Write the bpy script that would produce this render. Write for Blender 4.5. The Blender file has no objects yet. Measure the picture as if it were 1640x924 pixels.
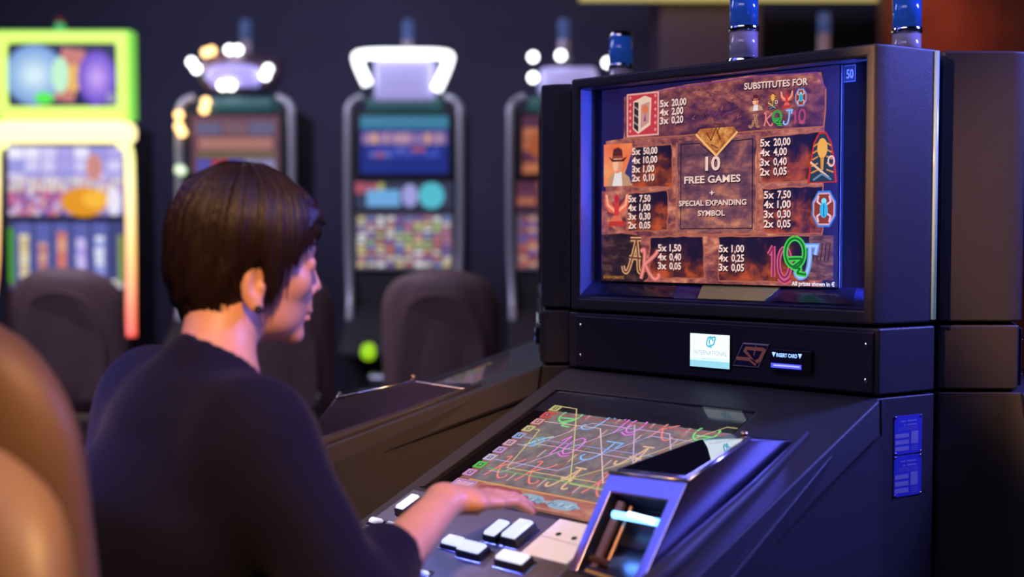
import bpy, bmesh, math, random
import numpy as np
from mathutils import Vector, Matrix
random.seed(7); np.random.seed(7)
C = bpy.context.scene.collection
sc = bpy.context.scene
PI = math.pi
# ------------------------------------------------------------ camera
S = 1.17                      # metres per cabinet unit
ZB = 1.18                     # height of the lower edge of the top box
CAM = Vector((0.937*S, -1.4264*S, ZB + 0.1094*S))
cd = bpy.data.cameras.new('camera'); cam = bpy.data.objects.new('camera', cd); C.objects.link(cam)
cam.location = CAM
YAW, PIT = -0.7443, 0.0413
fwd = Vector((math.sin(YAW)*math.cos(PIT), math.cos(YAW)*math.cos(PIT), -math.sin(PIT)))
cam.rotation_euler = fwd.to_track_quat('-Z', 'Y').to_euler()
cd.sensor_width = 36; cd.lens = 1897/1640*36
cd.clip_start = .02
cd.dof.use_dof = True; cd.dof.focus_distance = 1.93; cd.dof.aperture_fstop = 1.85; cd.dof.aperture_blades = 0
sc.camera = cam
# ------------------------------------------------------------ view, world
sc.view_settings.view_transform = 'Standard'; sc.view_settings.look = 'None'
sc.view_settings.exposure = 0; sc.view_settings.gamma = 1; sc.view_settings.use_curve_mapping = False
w = bpy.data.worlds.new('world'); sc.world = w; w.use_nodes = True
w.node_tree.nodes['Background'].inputs[0].default_value = (.35, .33, .6, 1)
w.node_tree.nodes['Background'].inputs[1].default_value = .022
sc.cycles.use_denoising = True
# ------------------------------------------------------------ lights
def aim(o, target):
    o.rotation_euler = (Vector(target)-o.location).to_track_quat('-Z', 'Y').to_euler()
def spot(name, loc, target, power, col, size_deg, blend=.5, soft=.12):
    l = bpy.data.lights.new(name, 'SPOT'); l.energy = power; l.color = col; l.spot_size = math.radians(size_deg)
    l.spot_blend = blend; l.shadow_soft_size = soft
    o = bpy.data.objects.new(name, l); C.objects.link(o); o.location = loc; aim(o, target); return o
def area(name, loc, target, power, col, sx, sy):
    l = bpy.data.lights.new(name, 'AREA'); l.energy = power; l.color = col; l.shape = 'RECTANGLE'; l.size = sx; l.size_y = sy
    o = bpy.data.objects.new(name, l); C.objects.link(o); o.location = loc; aim(o, target); return o
WARM = (1, .56, .27); BLUE = (.10, .14, 1.0); COOL = (.22, .28, 1.0)
spot('warm_spot', (1.5, -2.0, 2.75), (-.10, -.74, 1.15), 370, (1, .50, .20), 22, .6)        # on the player
spot('warm_spot', (-.46, -2.65, 2.7), (.84, .34, 1.22), 1100, (1, .50, .24), 16, .35, .05)          # past the played cabinet on to the next one
spot('warm_spot', (.9, -1.0, 2.6), (.12, -1.33, 1.0), 330, (1, .6, .26), 16, .6)              # added to brighten the empty chair
spot('blue_ceiling_spot', (1.6, 1.2, 2.5), (.32, .04, 1.40), 520, (.17, .18, 1), 34, .7, .3)                     # on the flank of the played cabinet
spot('blue_ceiling_spot', (-1.9, -1.9, 2.5), (-.42, -.97, 1.02), 480, BLUE, 14, .7)                  # on the player's back
area('neutral_ceiling_panel', (.2, -1.6, 3.0), (.1, 0, 1.2), 11, (.70, .62, 1), 1.6, .5)
area('blue_reflection_panel', (-1.5, -1.7, 3.1), (0, -.4, 1.0), 10, (.16, .18, 1), 1.3, 1.3)  # added so the bill unit's chrome frame has something blue to reflect
area('cool_ceiling_panel', (-3.0, -.2, 3.1), (-3.4, 1.6, 1.0), 40, (.75, .70, 1), 2.5, .6)
area('navy_wall_fill', (-4.6, 2.6, 3.1), (-5.5, 4.2, 1.4), 26, (.48, .44, .85), 3.5, .4)  # fill light added to bring up the back wall
spot('orange_wall_spot', (-1.15, 3.9, 3.3), (-1.62, 4.75, 2.5), 45, (1, .28, .07), 34, 1)
area('dim_wall_washer', (-.6, 3.2, 3.3), (-1.3, 4.9, 2.3), 8, (1, .55, .45), 1.5, .3)
# ------------------------------------------------------------ materials
MC = {}
def mat(name, col=(.5, .5, .5), rough=.5, metal=0, em=None, es=0, bump=0, bscale=200, trans=0, ior=1.45, coat=0, alpha=1, spec=None, var=0, vscale=6):
    if name in MC: return MC[name]
    m = bpy.data.materials.new(name); m.use_nodes = True; nt = m.node_tree; b = nt.nodes['Principled BSDF']
    b.inputs['Base Color'].default_value = (*col, 1); b.inputs['Roughness'].default_value = rough; b.inputs['Metallic'].default_value = metal
    b.inputs['IOR'].default_value = ior; b.inputs['Transmission Weight'].default_value = trans; b.inputs['Coat Weight'].default_value = coat
    b.inputs['Alpha'].default_value = alpha
    if spec is not None: b.inputs['Specular IOR Level'].default_value = spec
    if em is not None:
        b.inputs['Emission Color'].default_value = (*em, 1); b.inputs['Emission Strength'].default_value = es
    if bump or var:
        tc = nt.nodes.new('ShaderNodeTexCoord'); n = nt.nodes.new('ShaderNodeTexNoise'); n.inputs['Scale'].default_value = bscale; n.inputs['Detail'].default_value = 3
        nt.links.new(tc.outputs['Object'], n.inputs['Vector'])
        if bump:
            bp = nt.nodes.new('ShaderNodeBump'); bp.inputs['Strength'].default_value = bump; bp.inputs['Distance'].default_value = .002
            nt.links.new(n.outputs['Fac'], bp.inputs['Height']); nt.links.new(bp.outputs['Normal'], b.inputs['Normal'])
        if var:
            n2 = nt.nodes.new('ShaderNodeTexNoise'); n2.inputs['Scale'].default_value = vscale; n2.inputs['Detail'].default_value = 4
            nt.links.new(tc.outputs['Object'], n2.inputs['Vector'])
            r = nt.nodes.new('ShaderNodeValToRGB')
            r.color_ramp.elements[0].position = .3; r.color_ramp.elements[1].position = .7
            r.color_ramp.elements[0].color = (*[c*(1-var) for c in col], 1); r.color_ramp.elements[1].color = (*[min(1, c*(1+var)) for c in col], 1)
            nt.links.new(n2.outputs['Fac'], r.inputs['Fac']); nt.links.new(r.outputs['Color'], b.inputs['Base Color'])
    MC[name] = m; return m
def lin(h):   # sRGB 0-255 triple to linear
    return tuple((c/255/12.92 if c/255 <= .04045 else ((c/255+.055)/1.055)**2.4) for c in h)
def glow(h, s=1.0):
    k = 'screen_%02x%02x%02x_%d' % (*h, int(s*100)); c = lin(h)
    return mat(k, tuple(x*.35 for x in c), .35, em=c, es=s)
def noise_screen(name, stops, scale, s=1.0, stretch=(1, 1, 1), detail=6, grad=None):
    """printed-screen texture: noise through a colour ramp, given off by the screen itself"""
    if name in MC: return MC[name]
    m = bpy.data.materials.new(name); m.use_nodes = True; nt = m.node_tree; b = nt.nodes['Principled BSDF']
    tc = nt.nodes.new('ShaderNodeTexCoord'); mp = nt.nodes.new('ShaderNodeMapping'); mp.inputs['Scale'].default_value = stretch
    n = nt.nodes.new('ShaderNodeTexNoise'); n.inputs['Scale'].default_value = scale; n.inputs['Detail'].default_value = detail; n.inputs['Roughness'].default_value = .65
    r = nt.nodes.new('ShaderNodeValToRGB'); el = r.color_ramp.elements
    while len(el) < len(stops): el.new(.5)
    for e, (p, c) in zip(el, stops): e.position = p; e.color = (*lin(c), 1)
    nt.links.new(tc.outputs['Object'], mp.inputs['Vector']); nt.links.new(mp.outputs['Vector'], n.inputs['Vector'])
    fac = n.outputs['Fac']
    if grad:    # (axis, low, high, amount): the picture's own colours shift along the panel
        sp = nt.nodes.new('ShaderNodeSeparateXYZ'); nt.links.new(tc.outputs['Object'], sp.inputs[0])
        mr = nt.nodes.new('ShaderNodeMapRange'); mr.inputs[1].default_value = grad[1]; mr.inputs[2].default_value = grad[2]
        mr.inputs[3].default_value = grad[3]; mr.inputs[4].default_value = -grad[3]
        nt.links.new(sp.outputs[grad[0]], mr.inputs[0])
        ad = nt.nodes.new('ShaderNodeMath'); ad.operation = 'ADD'; nt.links.new(fac, ad.inputs[0]); nt.links.new(mr.outputs[0], ad.inputs[1]); fac = ad.outputs[0]
    nt.links.new(fac, r.inputs['Fac']); nt.links.new(r.outputs['Color'], b.inputs['Emission Color'])
    b.inputs['Emission Strength'].default_value = s; b.inputs['Base Color'].default_value = (.04, .04, .05, 1); b.inputs['Roughness'].default_value = .35
    MC[name] = m; return m
M_BODY = mat('powder_coated_dark_metal', (.048, .045, .052), .42, .0, bump=.25, bscale=900, spec=.5)
M_BODY2 = mat('satin_dark_plastic', (.050, .046, .055), .52, bump=.12, bscale=700)
M_BLACK = mat('black_plastic', (.012, .012, .014), .35)
M_CHROME = mat('chrome', (.75, .75, .78), .12, 1)
M_STEEL = mat('brushed_steel', (.42, .43, .50), .30, 1, bump=.1, bscale=300)
M_BGLASS = mat('black_gloss_glass', (.004, .004, .006), .04, 0, coat=1, spec=.8)
M_GLASS = mat('clear_glass', (1, 1, 1), 0, 0, trans=1, ior=1.18, spec=.35)
# ------------------------------------------------------------ mesh helpers
def obj(name, bm, m=None, parent=None, smooth=False, bevel=0, seg=2, loc=(0, 0, 0), ang=30):
    if isinstance(bm, bmesh.types.BMesh):
        me = bpy.data.meshes.new(name); bmesh.ops.recalc_face_normals(bm, faces=bm.faces); bm.to_mesh(me); bm.free()
    else: me = bm
    o = bpy.data.objects.new(name, me); C.objects.link(o); o.location = loc
    if m is not None:
        for x in (m if isinstance(m, (list, tuple)) else [m]): me.materials.append(x)
    if smooth:
        for p in me.polygons: p.use_smooth = True
    if bevel:
        b = o.modifiers.new('bevel', 'BEVEL'); b.width = bevel; b.segments = seg; b.limit_method = 'ANGLE'; b.angle_limit = math.radians(ang)
        for p in me.polygons: p.use_smooth = True
        wn = o.modifiers.new('wn', 'WEIGHTED_NORMAL'); wn.keep_sharp = True
    if parent is not None: o.parent = parent
    return o
def thing(name, label, cat, loc=(0, 0, 0), rz=0, group=None, scale=1):
    o = bpy.data.objects.new(name, None); C.objects.link(o); o.location = loc; o.rotation_euler = (0, 0, rz); o.scale = (scale,)*3
    o.empty_display_size = .1
    return tag(o, label, cat, group)
def tag(o, label, cat, group=None):
    o['label'] = label; o['category'] = cat
    if group: o['group'] = group
    return o
def struct(name, bm, m, **k):
    o = obj(name, bm, m, **k); o['kind'] = 'structure'; return o
def copy_tree(o, parent=None):
    c = o.copy(); C.objects.link(c)
    if parent is not None: c.parent = parent
    for ch in [x for x in list(bpy.data.objects) if x.parent == o]: copy_tree(ch, c)
    return c
def box(bm, x0, x1, y0, y1, z0, z1, mi=0):
    v = [bm.verts.new((x, y, z)) for z in (z0, z1) for y in (y0, y1) for x in (x0, x1)]
    for f in ((0, 1, 3, 2), (4, 6, 7, 5), (0, 4, 5, 1), (1, 5, 7, 3), (3, 7, 6, 2), (2, 6, 4, 0)):
        bm.faces.new([v[i] for i in f]).material_index = mi
def hexa(bm, P, mi=0):
    """8 points: bottom ring 0-3, top ring 4-7"""
    v = [bm.verts.new(p) for p in P]
    for f in ((3, 2, 1, 0), (4, 5, 6, 7), (0, 1, 5, 4), (1, 2, 6, 5), (2, 3, 7, 6), (3, 0, 4, 7)):
        bm.faces.new([v[i] for i in f]).material_index = mi
def prism(bm, pts, z0, z1, mi=0, caps=True):
    """pts: xy outline"""
    a = [bm.verts.new((x, y, z0)) for x, y in pts]; b = [bm.verts.new((x, y, z1)) for x, y in pts]; n = len(pts)
    for i in range(n): bm.faces.new((a[i], a[(i+1) % n], b[(i+1) % n], b[i])).material_index = mi
    if caps: bm.faces.new(a[::-1]).material_index = mi; bm.faces.new(b).material_index = mi
def lathe(bm, prof, n=32, c=(0, 0, 0), mi=0):
    rings = []
    for r, z in prof: rings.append([bm.verts.new((c[0]+r*math.cos(2*PI*i/n), c[1]+r*math.sin(2*PI*i/n), c[2]+z)) for i in range(n)])
    for a, b in zip(rings, rings[1:]):
        for i in range(n): bm.faces.new((a[i], a[(i+1) % n], b[(i+1) % n], b[i])).material_index = mi
    bm.faces.new(rings[0][::-1]).material_index = mi; bm.faces.new(rings[-1]).material_index = mi
def tube(bm, pts, rad, n=10, mi=0, flat=1.0):
    pts = [Vector(p) for p in pts]; rad = rad if isinstance(rad, (list, tuple)) else [rad]*len(pts); prev = None; rings = []
    for i, p in enumerate(pts):
        t = (pts[min(i+1, len(pts)-1)]-pts[max(i-1, 0)]).normalized()
        if prev is None: prev = t.orthogonal().normalized()
        u = (prev-t*prev.dot(t)).normalized(); prev = u; v = t.cross(u)
        rings.append([bm.verts.new(p+(u*math.cos(2*PI*k/n)*flat+v*math.sin(2*PI*k/n))*rad[i]) for k in range(n)])
    for a, b in zip(rings, rings[1:]):
        for k in range(n): bm.faces.new((a[k], a[(k+1) % n], b[(k+1) % n], b[k])).material_index = mi
    bm.faces.new(rings[0][::-1]).material_index = mi; bm.faces.new(rings[-1]).material_index = mi
def smooth_pts(P, k=6, closed=False):
    P = [np.array(p, float) for p in P]; out = []; n = len(P)
    rng = range(n if closed else n-1)
    for i in rng:
        g = (lambda j: P[j % n]) if closed else (lambda j: P[max(0, min(n-1, j))])
        p0, p1, p2, p3 = g(i-1), g(i), g(i+1), g(i+2)
        for s in range(k):
            t = s/k
            out.append(.5*((2*p1)+(-p0+p2)*t+(2*p0-5*p1+4*p2-p3)*t*t+(-p0+3*p1-3*p2+p3)*t**3))
    if not closed: out.append(P[-1])
    return out
TXT = {}
def text_mesh(s):
    """flat triangles of a word in Blender's own font"""
    if s in TXT: return TXT[s]
    cu = bpy.data.curves.new('t', 'FONT'); cu.body = s; cu.resolution_u = 3; cu.offset = .026
    o = bpy.data.objects.new('t', cu); C.objects.link(o)
    dg = bpy.context.evaluated_depsgraph_get(); dg.update()
    me = bpy.data.meshes.new_from_object(o.evaluated_get(dg))
    V = [tuple(v.co)[:2] for v in me.vertices]; F = [tuple(p.vertices) for p in me.polygons]
    bpy.data.objects.remove(o); bpy.data.curves.remove(cu); bpy.data.meshes.remove(me)
    TXT[s] = (V, F); return TXT[s]
class Pic:
    """the picture on one flat screen or plate: layers of flat shapes in one mesh; u right, v up, 0..1"""
    def __init__(s, org, ex, ey, en, w, h, step=.00025):
        s.o, s.ex, s.ey, s.en, s.w, s.h, s.st = Vector(org), Vector(ex), Vector(ey), Vector(en), w, h, step
        s.bm = bmesh.new(); s.mats = []; s.L = 0
    def mi(s, m):
        if m not in s.mats: s.mats.append(m)
        return s.mats.index(m)
    def P(s, u, v): return s.bm.verts.new(s.o+s.ex*(u*s.w)+s.ey*(v*s.h)+s.en*(s.L*s.st))
    def poly(s, pts, m, same=False):
        if not same: s.L += 1
        f = s.bm.faces.new([s.P(u, v) for u, v in pts]); f.material_index = s.mi(m)
    def rect(s, u0, v0, u1, v1, m, same=False): s.poly([(u0, v0), (u1, v0), (u1, v1), (u0, v1)], m, same)
    def disk(s, u, v, ru, rv, m, n=20, same=False): s.poly([(u+ru*math.cos(2*PI*i/n), v+rv*math.sin(2*PI*i/n)) for i in range(n)], m, same)
    def rough(s, pts, m, amp=.006, k=7, same=False):
        out = []
        for i, a in enumerate(pts):
            b = pts[(i+1) % len(pts)]
            for j in range(k):
                t = j/k; out.append((a[0]+(b[0]-a[0])*t+random.uniform(-amp, amp), a[1]+(b[1]-a[1])*t+random.uniform(-amp, amp)))
        s.poly(out, m, same); return out
    def stroke(s, pts, wd, m, same=False, closed=False):
        if not same: s.L += 1
        asp = s.h/s.w; Q = [np.array((p[0], p[1]*asp)) for p in pts]; n = len(Q); vs = []; wd = wd if isinstance(wd, (list, tuple)) else [wd]*n
        for i, q in enumerate(Q):
            a = Q[(i-1) % n] if closed else Q[max(i-1, 0)]; b = Q[(i+1) % n] if closed else Q[min(i+1, n-1)]
            t1 = q-a; t2 = b-q; t1 = t1/(np.linalg.norm(t1)+1e-9); t2 = t2/(np.linalg.norm(t2)+1e-9); t = t1+t2
            t = t/(np.linalg.norm(t)+1e-9); nn = np.array((-t[1], t[0])); k = wd[i]/2/max(.45, abs(nn@np.array((-(t2 if i == 0 else t1)[1], (t2 if i == 0 else t1)[0]))))
            vs.append((s.P(*(q+nn*k)*np.array((1, 1/asp))), s.P(*(q-nn*k)*np.array((1, 1/asp)))))
        for i in range(n if closed else n-1):
            a, b = vs[i], vs[(i+1) % n]; f = s.bm.faces.new((a[0], a[1], b[1], b[0])); f.material_index = s.mi(m)
    def text(s, t, u0, v0, u1, vh, m, slope=0, same=False, flip=False):
        """fitted into u0..u1, baseline v0, letter height vh"""
        if not same: s.L += 1
        V, F = text_mesh(t); xs = [v[0] for v in V]; x0, x1 = min(xs), max(xs); k = s.mi(m)
        vs = []
        for x, y in V:
            uu = (x-x0)/(x1-x0); vs.append(s.P(u0+(u1-u0)*uu, v0+y/.70*vh+slope*uu))
        for f in F:
            try: s.bm.faces.new([vs[i] for i in f]).material_index = k
            except ValueError: pass
    def build(s, name, parent, **k):
        bmesh.ops.recalc_face_normals(s.bm, faces=s.bm.faces)
        me = bpy.data.meshes.new(name); s.bm.to_mesh(me); s.bm.free()
        o = bpy.data.objects.new(name, me); C.objects.link(o)
        for m in s.mats: me.materials.append(m)
        o.parent = parent; return o
def ell(cx, cy, rx, ry, n=20): return [(cx+rx*math.cos(2*PI*i/n+PI/2), cy+ry*math.sin(2*PI*i/n+PI/2)) for i in range(n+1)]
GLY = {
 'A': [smooth_pts([(0, .2), (.06, .04), (.22, .06), (.42, .45), (.62, 1)]), smooth_pts([(.6, 1), (.68, .5), (.72, .08), (.86, .02), (.95, .1)]), [(.28, .46), (.8, .43)], [(.34, 1), (.82, 1)]],
 'K': [smooth_pts([(.1, .95), (.28, 1), (.27, .5), (.12, 0)]), smooth_pts([(.95, 1), (.8, .82), (.3, .5)]), smooth_pts([(.32, .52), (.55, .2), (.8, 0), (1, .08), (.98, .2)])],
 'Q': [ell(.48, .6, .42, .4, 26), smooth_pts([(.2, .42), (.8, .42), (.42, .2), (.7, .16), (.62, .04), (1, 0)])],
 'J': [smooth_pts([(.68, 1), (.66, .5), (.5, .1), (.2, .0), (.02, .14), (.1, .26)]), [(.3, 1), (1, 1), (.92, .72)]],
 '1': [smooth_pts([(.0, .72), (.2, .82), (.5, 1)]), [(.5, 1), (.5, .0)]],
 '0': [ell(.5, .55, .4, .42, 22), smooth_pts([(.1, .12), (.5, .0), (.9, .1)])],
}
def glyph(pc, ch, u0, v0, u1, v1, m_out, m_in, wd):
    w_, h_ = u1-u0, v1-v0
    for k, (mm, ww) in enumerate(((m_out, wd), (m_in, wd*.42))):
        for j, st in enumerate(GLY[ch]): pc.stroke([(u0+x*w_, v0+y*h_) for x, y in st], ww, mm, same=False)
# ------------------------------------------------------------ the setting
CR = Vector((math.cos(YAW), -math.sin(YAW), 0)); CF = Vector((math.sin(YAW), math.cos(YAW), 0))   # along and across the far row of machines
def R_(lat, dist, z=0): return Vector((CAM.x, CAM.y, 0))+CR*lat+CF*dist+Vector((0, 0, z))          # room grid: metres along / away
RZ = -YAW    # the far row and the back wall share this bearing
def frame_box(bm, a0, a1, d0, d1, z0, z1, mi=0):
    P = [R_(a0, d0, z0), R_(a1, d0, z0), R_(a1, d1, z0), R_(a0, d1, z0), R_(a0, d0, z1), R_(a1, d0, z1), R_(a1, d1, z1), R_(a0, d1, z1)]
    hexa(bm, P, mi)
m_floor = mat('carpet', (.05, .018, .025), .95, bump=.6, bscale=300, var=.5, vscale=4)
m_wall = mat('navy_wall_paint', (.10, .10, .155), .8, bump=.1, bscale=80, var=.12, vscale=1.2)
bm = bmesh.new(); frame_box(bm, -7, 6, -3, 9.6, -.1, 0); struct('floor', bm, m_floor)
bm = bmesh.new(); frame_box(bm, -7, 6, -3, 9.6, 3.6, 3.7); struct('ceiling', bm, mat('ceiling_paint', (.03, .03, .04), .9, bump=.1, bscale=60))
bm = bmesh.new(); frame_box(bm, -7, 6, 9.6, 9.75, 0, 3.6); struct('wall_back', bm, m_wall)
bm = bmesh.new(); frame_box(bm, -7.15, -7, -3, 9.6, 0, 3.6); struct('wall_left', bm, m_wall)
m_wood = mat('red_brown_wood_panel', (.20, .055, .035), .38, bump=.15, bscale=30, var=.35, vscale=3)
bm = bmesh.new()
frame_box(bm, 2.05, 6, 6.6, 6.7, 0, 3.6)
for k in range(6): frame_box(bm, 2.05+.62*k, 2.07+.62*k, 6.585, 6.6, 0, 3.6)
struct('wall_right', bm, m_wood)
bm = bmesh.new(); frame_box(bm, 1.02, 1.72, 8.2, 8.9, 0, 3.1); frame_box(bm, .99, 1.75, 8.17, 8.93, 0, .15); struct('column', bm, mat('mauve_column_paint', (.16, .10, .13), .6, bump=.1, bscale=60), bevel=.02)
bm = bmesh.new(); frame_box(bm, .45, 2.6, 7.9, 8.0, 2.90, 3.1); struct('trim_1', bm, mat('lit_cove_strip', (.5, .45, .2), .5, em=(.62, .50, .16), es=.85))
# ------------------------------------------------------------ slot cabinet (cabinet units, z = 0 at lower edge of the top box)
ZL = ZB/S
TH = math.radians(21); CT, ST = math.cos(TH), math.sin(TH)
def z_(z): return z+ZL
DN = Vector((0, -ST, CT)); DU = Vector((0, CT, ST))       # deck normal and its up-slope direction
def dk(x, u, h=0): return Vector((x, -u*CT-ST*h, z_(-.095)-u*ST+CT*h))
cab = thing('slot_machine', 'dark blue-grey slot machine with lit paytable, being played by the woman', 'slot machine', group=None, scale=S)
# --- top box
hw = .2505
def outline(y0=0, grow=0):
    r = [(hw, y0), (.2625, .018), (.2825, .083), (.289, .104), (.13, .215)]
    return [(-x, y) for x, y in r][::-1][::-1] and ([(x+grow, y) for x, y in r]+[(-x-grow, y) for x, y in r[::-1]])
bm = bmesh.new()
o_ = outline(); n = len(o_); z0, z1 = z_(0), z_(.3585); ix, iz0, iz1, iy = .2375, z_(.019), z_(.3425), .062
A = [bm.verts.new((x, y, z0)) for x, y in o_]; B = [bm.verts.new((x, y, z1)) for x, y in o_]
for i in range(n-1): bm.faces.new((A[i], A[i+1], B[i+1], B[i]))
bm.faces.new(A[::-1]); bm.faces.new(B)
I = [bm.verts.new(p) for p in ((-ix, 0, iz0), (ix, 0, iz0), (ix, 0, iz1), (-ix, 0, iz1))]
K = [bm.verts.new(p) for p in ((-ix, iy, iz0), (ix, iy, iz0), (ix, iy, iz1), (-ix, iy, iz1))]
O = [A[-1], A[0], B[0], B[-1]]
for i in range(4):
    j = (i+1) % 4; bm.faces.new((O[i], O[j], I[j], I[i])); bm.faces.new((I[i], I[j], K[j], K[i]))
bm.faces.new(K)
housing = obj('housing', bm, M_BODY, cab, bevel=.0035, seg=3)
for s in (-1, 1):        # hammered liners left and right in the recess
    bm = bmesh.new(); box(bm, s*ix-.001, s*ix+.001, .006, iy-.001, iz0, iz1)
    obj('recess_liner', bm, mat('hammered_metal_liner', (.5, .55, .9), .35, .3, bump=1.0, bscale=220), cab)
bm = bmesh.new()        # mounting board behind the screen
box(bm, -ix+.002, ix-.002, .040, .060, z_(.044), iz1-.001)
obj('mounting_board', bm, mat('gloss_black_board', (.006, .006, .008), .45), cab)
bm = bmesh.new()        # sloping ledge
hexa(bm, [(-ix, .001, iz0), (ix, .001, iz0), (ix, .04, iz0), (-ix, .04, iz0), (-ix, .003, iz0+.002), (ix, .003, iz0+.002), (ix, .04, z_(.0455)), (-ix, .04, z_(.0455))])
ledge = obj('ledge', bm, mat('dark_blue_gloss', (.03, .03, .09), .22), cab)
def lg(x, t, e): return Vector((x, .003+.037*t-.0006*e, iz0+.002+(z_(.0455)-iz0-.002)*t+.0008*e))
for nm, x0, x1, xs, mm in (('inlay_and_reflection', -.198, -.075, .012, mat('smoked_inlay', (.012, .012, .02), .15)), ('inlay_and_reflection', -.03, .098, -.010, mat('yellow_green_reflection', (.75, .68, .12), .35, .4, bump=.4, bscale=400)), ('inlay_and_reflection', .112, .21, .010, mat('smoked_inlay'))):  # middle piece: a yellow-green reflection painted into the ledge's colour
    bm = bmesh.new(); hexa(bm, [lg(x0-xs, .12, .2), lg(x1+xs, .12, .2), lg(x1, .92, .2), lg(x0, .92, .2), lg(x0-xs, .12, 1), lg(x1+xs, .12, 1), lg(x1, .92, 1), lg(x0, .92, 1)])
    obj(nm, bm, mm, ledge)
# --- the paytable screen
bm = bmesh.new(); box(bm, -.2185, .188, .0325, .041, z_(.0435), z_(.3415)); obj('display_shell', bm, M_BLACK, cab, bevel=.001)
stone = noise_screen('paytable_stone', [(.30, (50, 26, 46)), (.43, (116, 58, 62)), (.55, (172, 98, 82)), (.68, (220, 146, 108))], 46, 1.05, (1, 1, 1.5), 8)
stone2 = noise_screen('paytable_stone_centre', [(.30, (62, 40, 64)), (.48, (112, 68, 80)), (.60, (156, 96, 84)), (.72, (206, 134, 96))], 38, 1.0, (1, 1, 1.6), 8, grad=(2, z_(.11), z_(.26), .10))
night = noise_screen('paytable_night', [(.25, (22, 20, 62)), (.6, (40, 30, 92)), (.8, (60, 38, 110))], 9, .8)
dusk = noise_screen('paytable_panel', [(.30, (26, 14, 34)), (.50, (44, 22, 44)), (.64, (104, 44, 34)), (.78, (188, 84, 36))], 26, .85)
gold = noise_screen('paytable_gold', [(.3, (110, 52, 24)), (.5, (190, 110, 44)), (.66, (240, 176, 92))], 60, .9)
def duskp(name, zc):
    return noise_screen(name, [(.30, (22, 13, 36)), (.48, (34, 18, 44)), (.58, (92, 38, 36)), (.74, (196, 84, 36))], 34, .9, grad=(2, z_(zc-.02), z_(zc+.035), .14))
PW, PH = .4005, .2955
pc = Pic((-.2155, .0325, z_(.0455)), (1, 0, 0), (0, 0, 1), (0, -1, 0), PW, PH, .000012)
pc.rect(0, 0, 1, 1, stone)
pc.poly([(0, .73), (.105, .74), (.11, .955), (.4, .985), (.66, .995), (.95, .975), (1, .70), (1, 1), (0, 1)], night)
pc.poly([(.945, .0), (1, 0), (1, 1), (.93, 1), (.95, .87), (.947, .7)], night)
pc.rect(0, .47, .02, .74, night)
sl = [(.106, .956), (.25, .966), (.397, .979), (.66, .988), (.923, .977), (.952, .863), (.944, .725), (.661, .729), (.579, .715), (.52, .64), (.463, .722), (.113, .74)]
pc.rough(sl, noise_screen('paytable_slab', [(.30, (44, 26, 64)), (.45, (96, 48, 72)), (.58, (150, 82, 80)), (.72, (214, 138, 104))], 34, .85, (1, 1, 1.8), 8, grad=(2, z_(.25), z_(.345), -.07)), .004)
orange = glow((232, 150, 104), .8); edge = glow((196, 112, 86), .7); violet = glow((150, 74, 150), .7)
pc.stroke([(.106, .95), (.25, .962), (.397, .976), (.66, .986), (.915, .977), (.95, .90)], .004, violet)
pc.stroke([(.95, .90), (.95, .80), (.944, .728), (.8, .73), (.661, .731), (.60, .727)], .0055, edge)
pc.stroke([(.113, .742), (.25, .735), (.36, .732), (.455, .735)], .0055, edge)
for k in range(26):     # carved signs in the slab
    u = random.uniform(.42, .62); v = random.uniform(.80, .95)
    pc.stroke([(u, v), (u+random.uniform(-.015, .015), v+random.uniform(-.02, .02)), (u+random.uniform(-.02, .02), v+random.uniform(-.02, .02))], .0022, random.choice((edge, violet, glow((60, 30, 50), .6))), same=k > 0)
pc.rough([(.355, .70), (.45, .705), (.52, .63), (.587, .705), (.684, .71), (.687, .247), (.356, .252)], stone2, .005, 9)
pc.stroke([(.37, .69), (.45, .69), (.52, .62), (.587, .69), (.672, .695), (.673, .27), (.37, .27)], .004, glow((60, 34, 46), .7), closed=True)
pc.stroke([(.352, .70), (.349, .55), (.353, .40), (.350, .25), (.45, .238), (.6, .242), (.69, .245)], .007, edge)
pc.stroke([(.69, .71), (.694, .55), (.688, .4), (.692, .245)], .006, edge)
pc.poly([(.435, .735), (.455, .76), (.59, .76), (.61, .735), (.522, .625)], gold)
pc.stroke([(.435, .735), (.522, .625), (.61, .735)], .008, glow((250, 190, 110), .9))
for a in ([(.48, .74), (.5, .70), (.52, .76), (.54, .70)], [(.50, .68), (.53, .66)], [(.51, .78), (.54, .775), (.525, .73)]): pc.stroke(a, .004, glow((110, 54, 30), .7))
for i, (p, zc) in enumerate(([[(.148, .69), (.329, .697), (.334, .483), (.149, .487)], .22], [[(.125, .454), (.311, .464), (.312, .262), (.123, .258)], .15], [[(.232, .229), (.469, .234), (.476, .026), (.227, .02)], .08],
          [[(.706, .697), (.944, .709), (.944, .487), (.707, .484)], .22], [[(.713, .456), (.944, .461), (.944, .242), (.719, .248)], .155], [[(.535, .23), (.94, .235), (.90, .018), (.537, .016)], .08])):
    out = pc.rough(p, duskp('paytable_panel_%d' % i, zc), .003, 8); pc.stroke(out, .0045, edge, closed=True)
pc.poly([(0, .24), (.10, .25), (.18, .235), (.225, .02), (.20, 0), (.0, 0)], noise_screen('paytable_ruin', [(.3, (20, 12, 22)), (.5, (52, 32, 34)), (.7, (120, 78, 66))], 45, .8, (1, 1, 2.4)))
pc.rect(.895, .03, .985, .235, noise_screen('paytable_column', [(.3, (60, 34, 40)), (.5, (112, 70, 62)), (.7, (170, 116, 90))], 60, .8, (1, 1, 2.5)))
for k in range(5): pc.stroke([(.91+.014*k, .12), (.917+.014*k, .20)], .003, glow((60, 36, 40), .7), same=k > 0)
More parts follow.
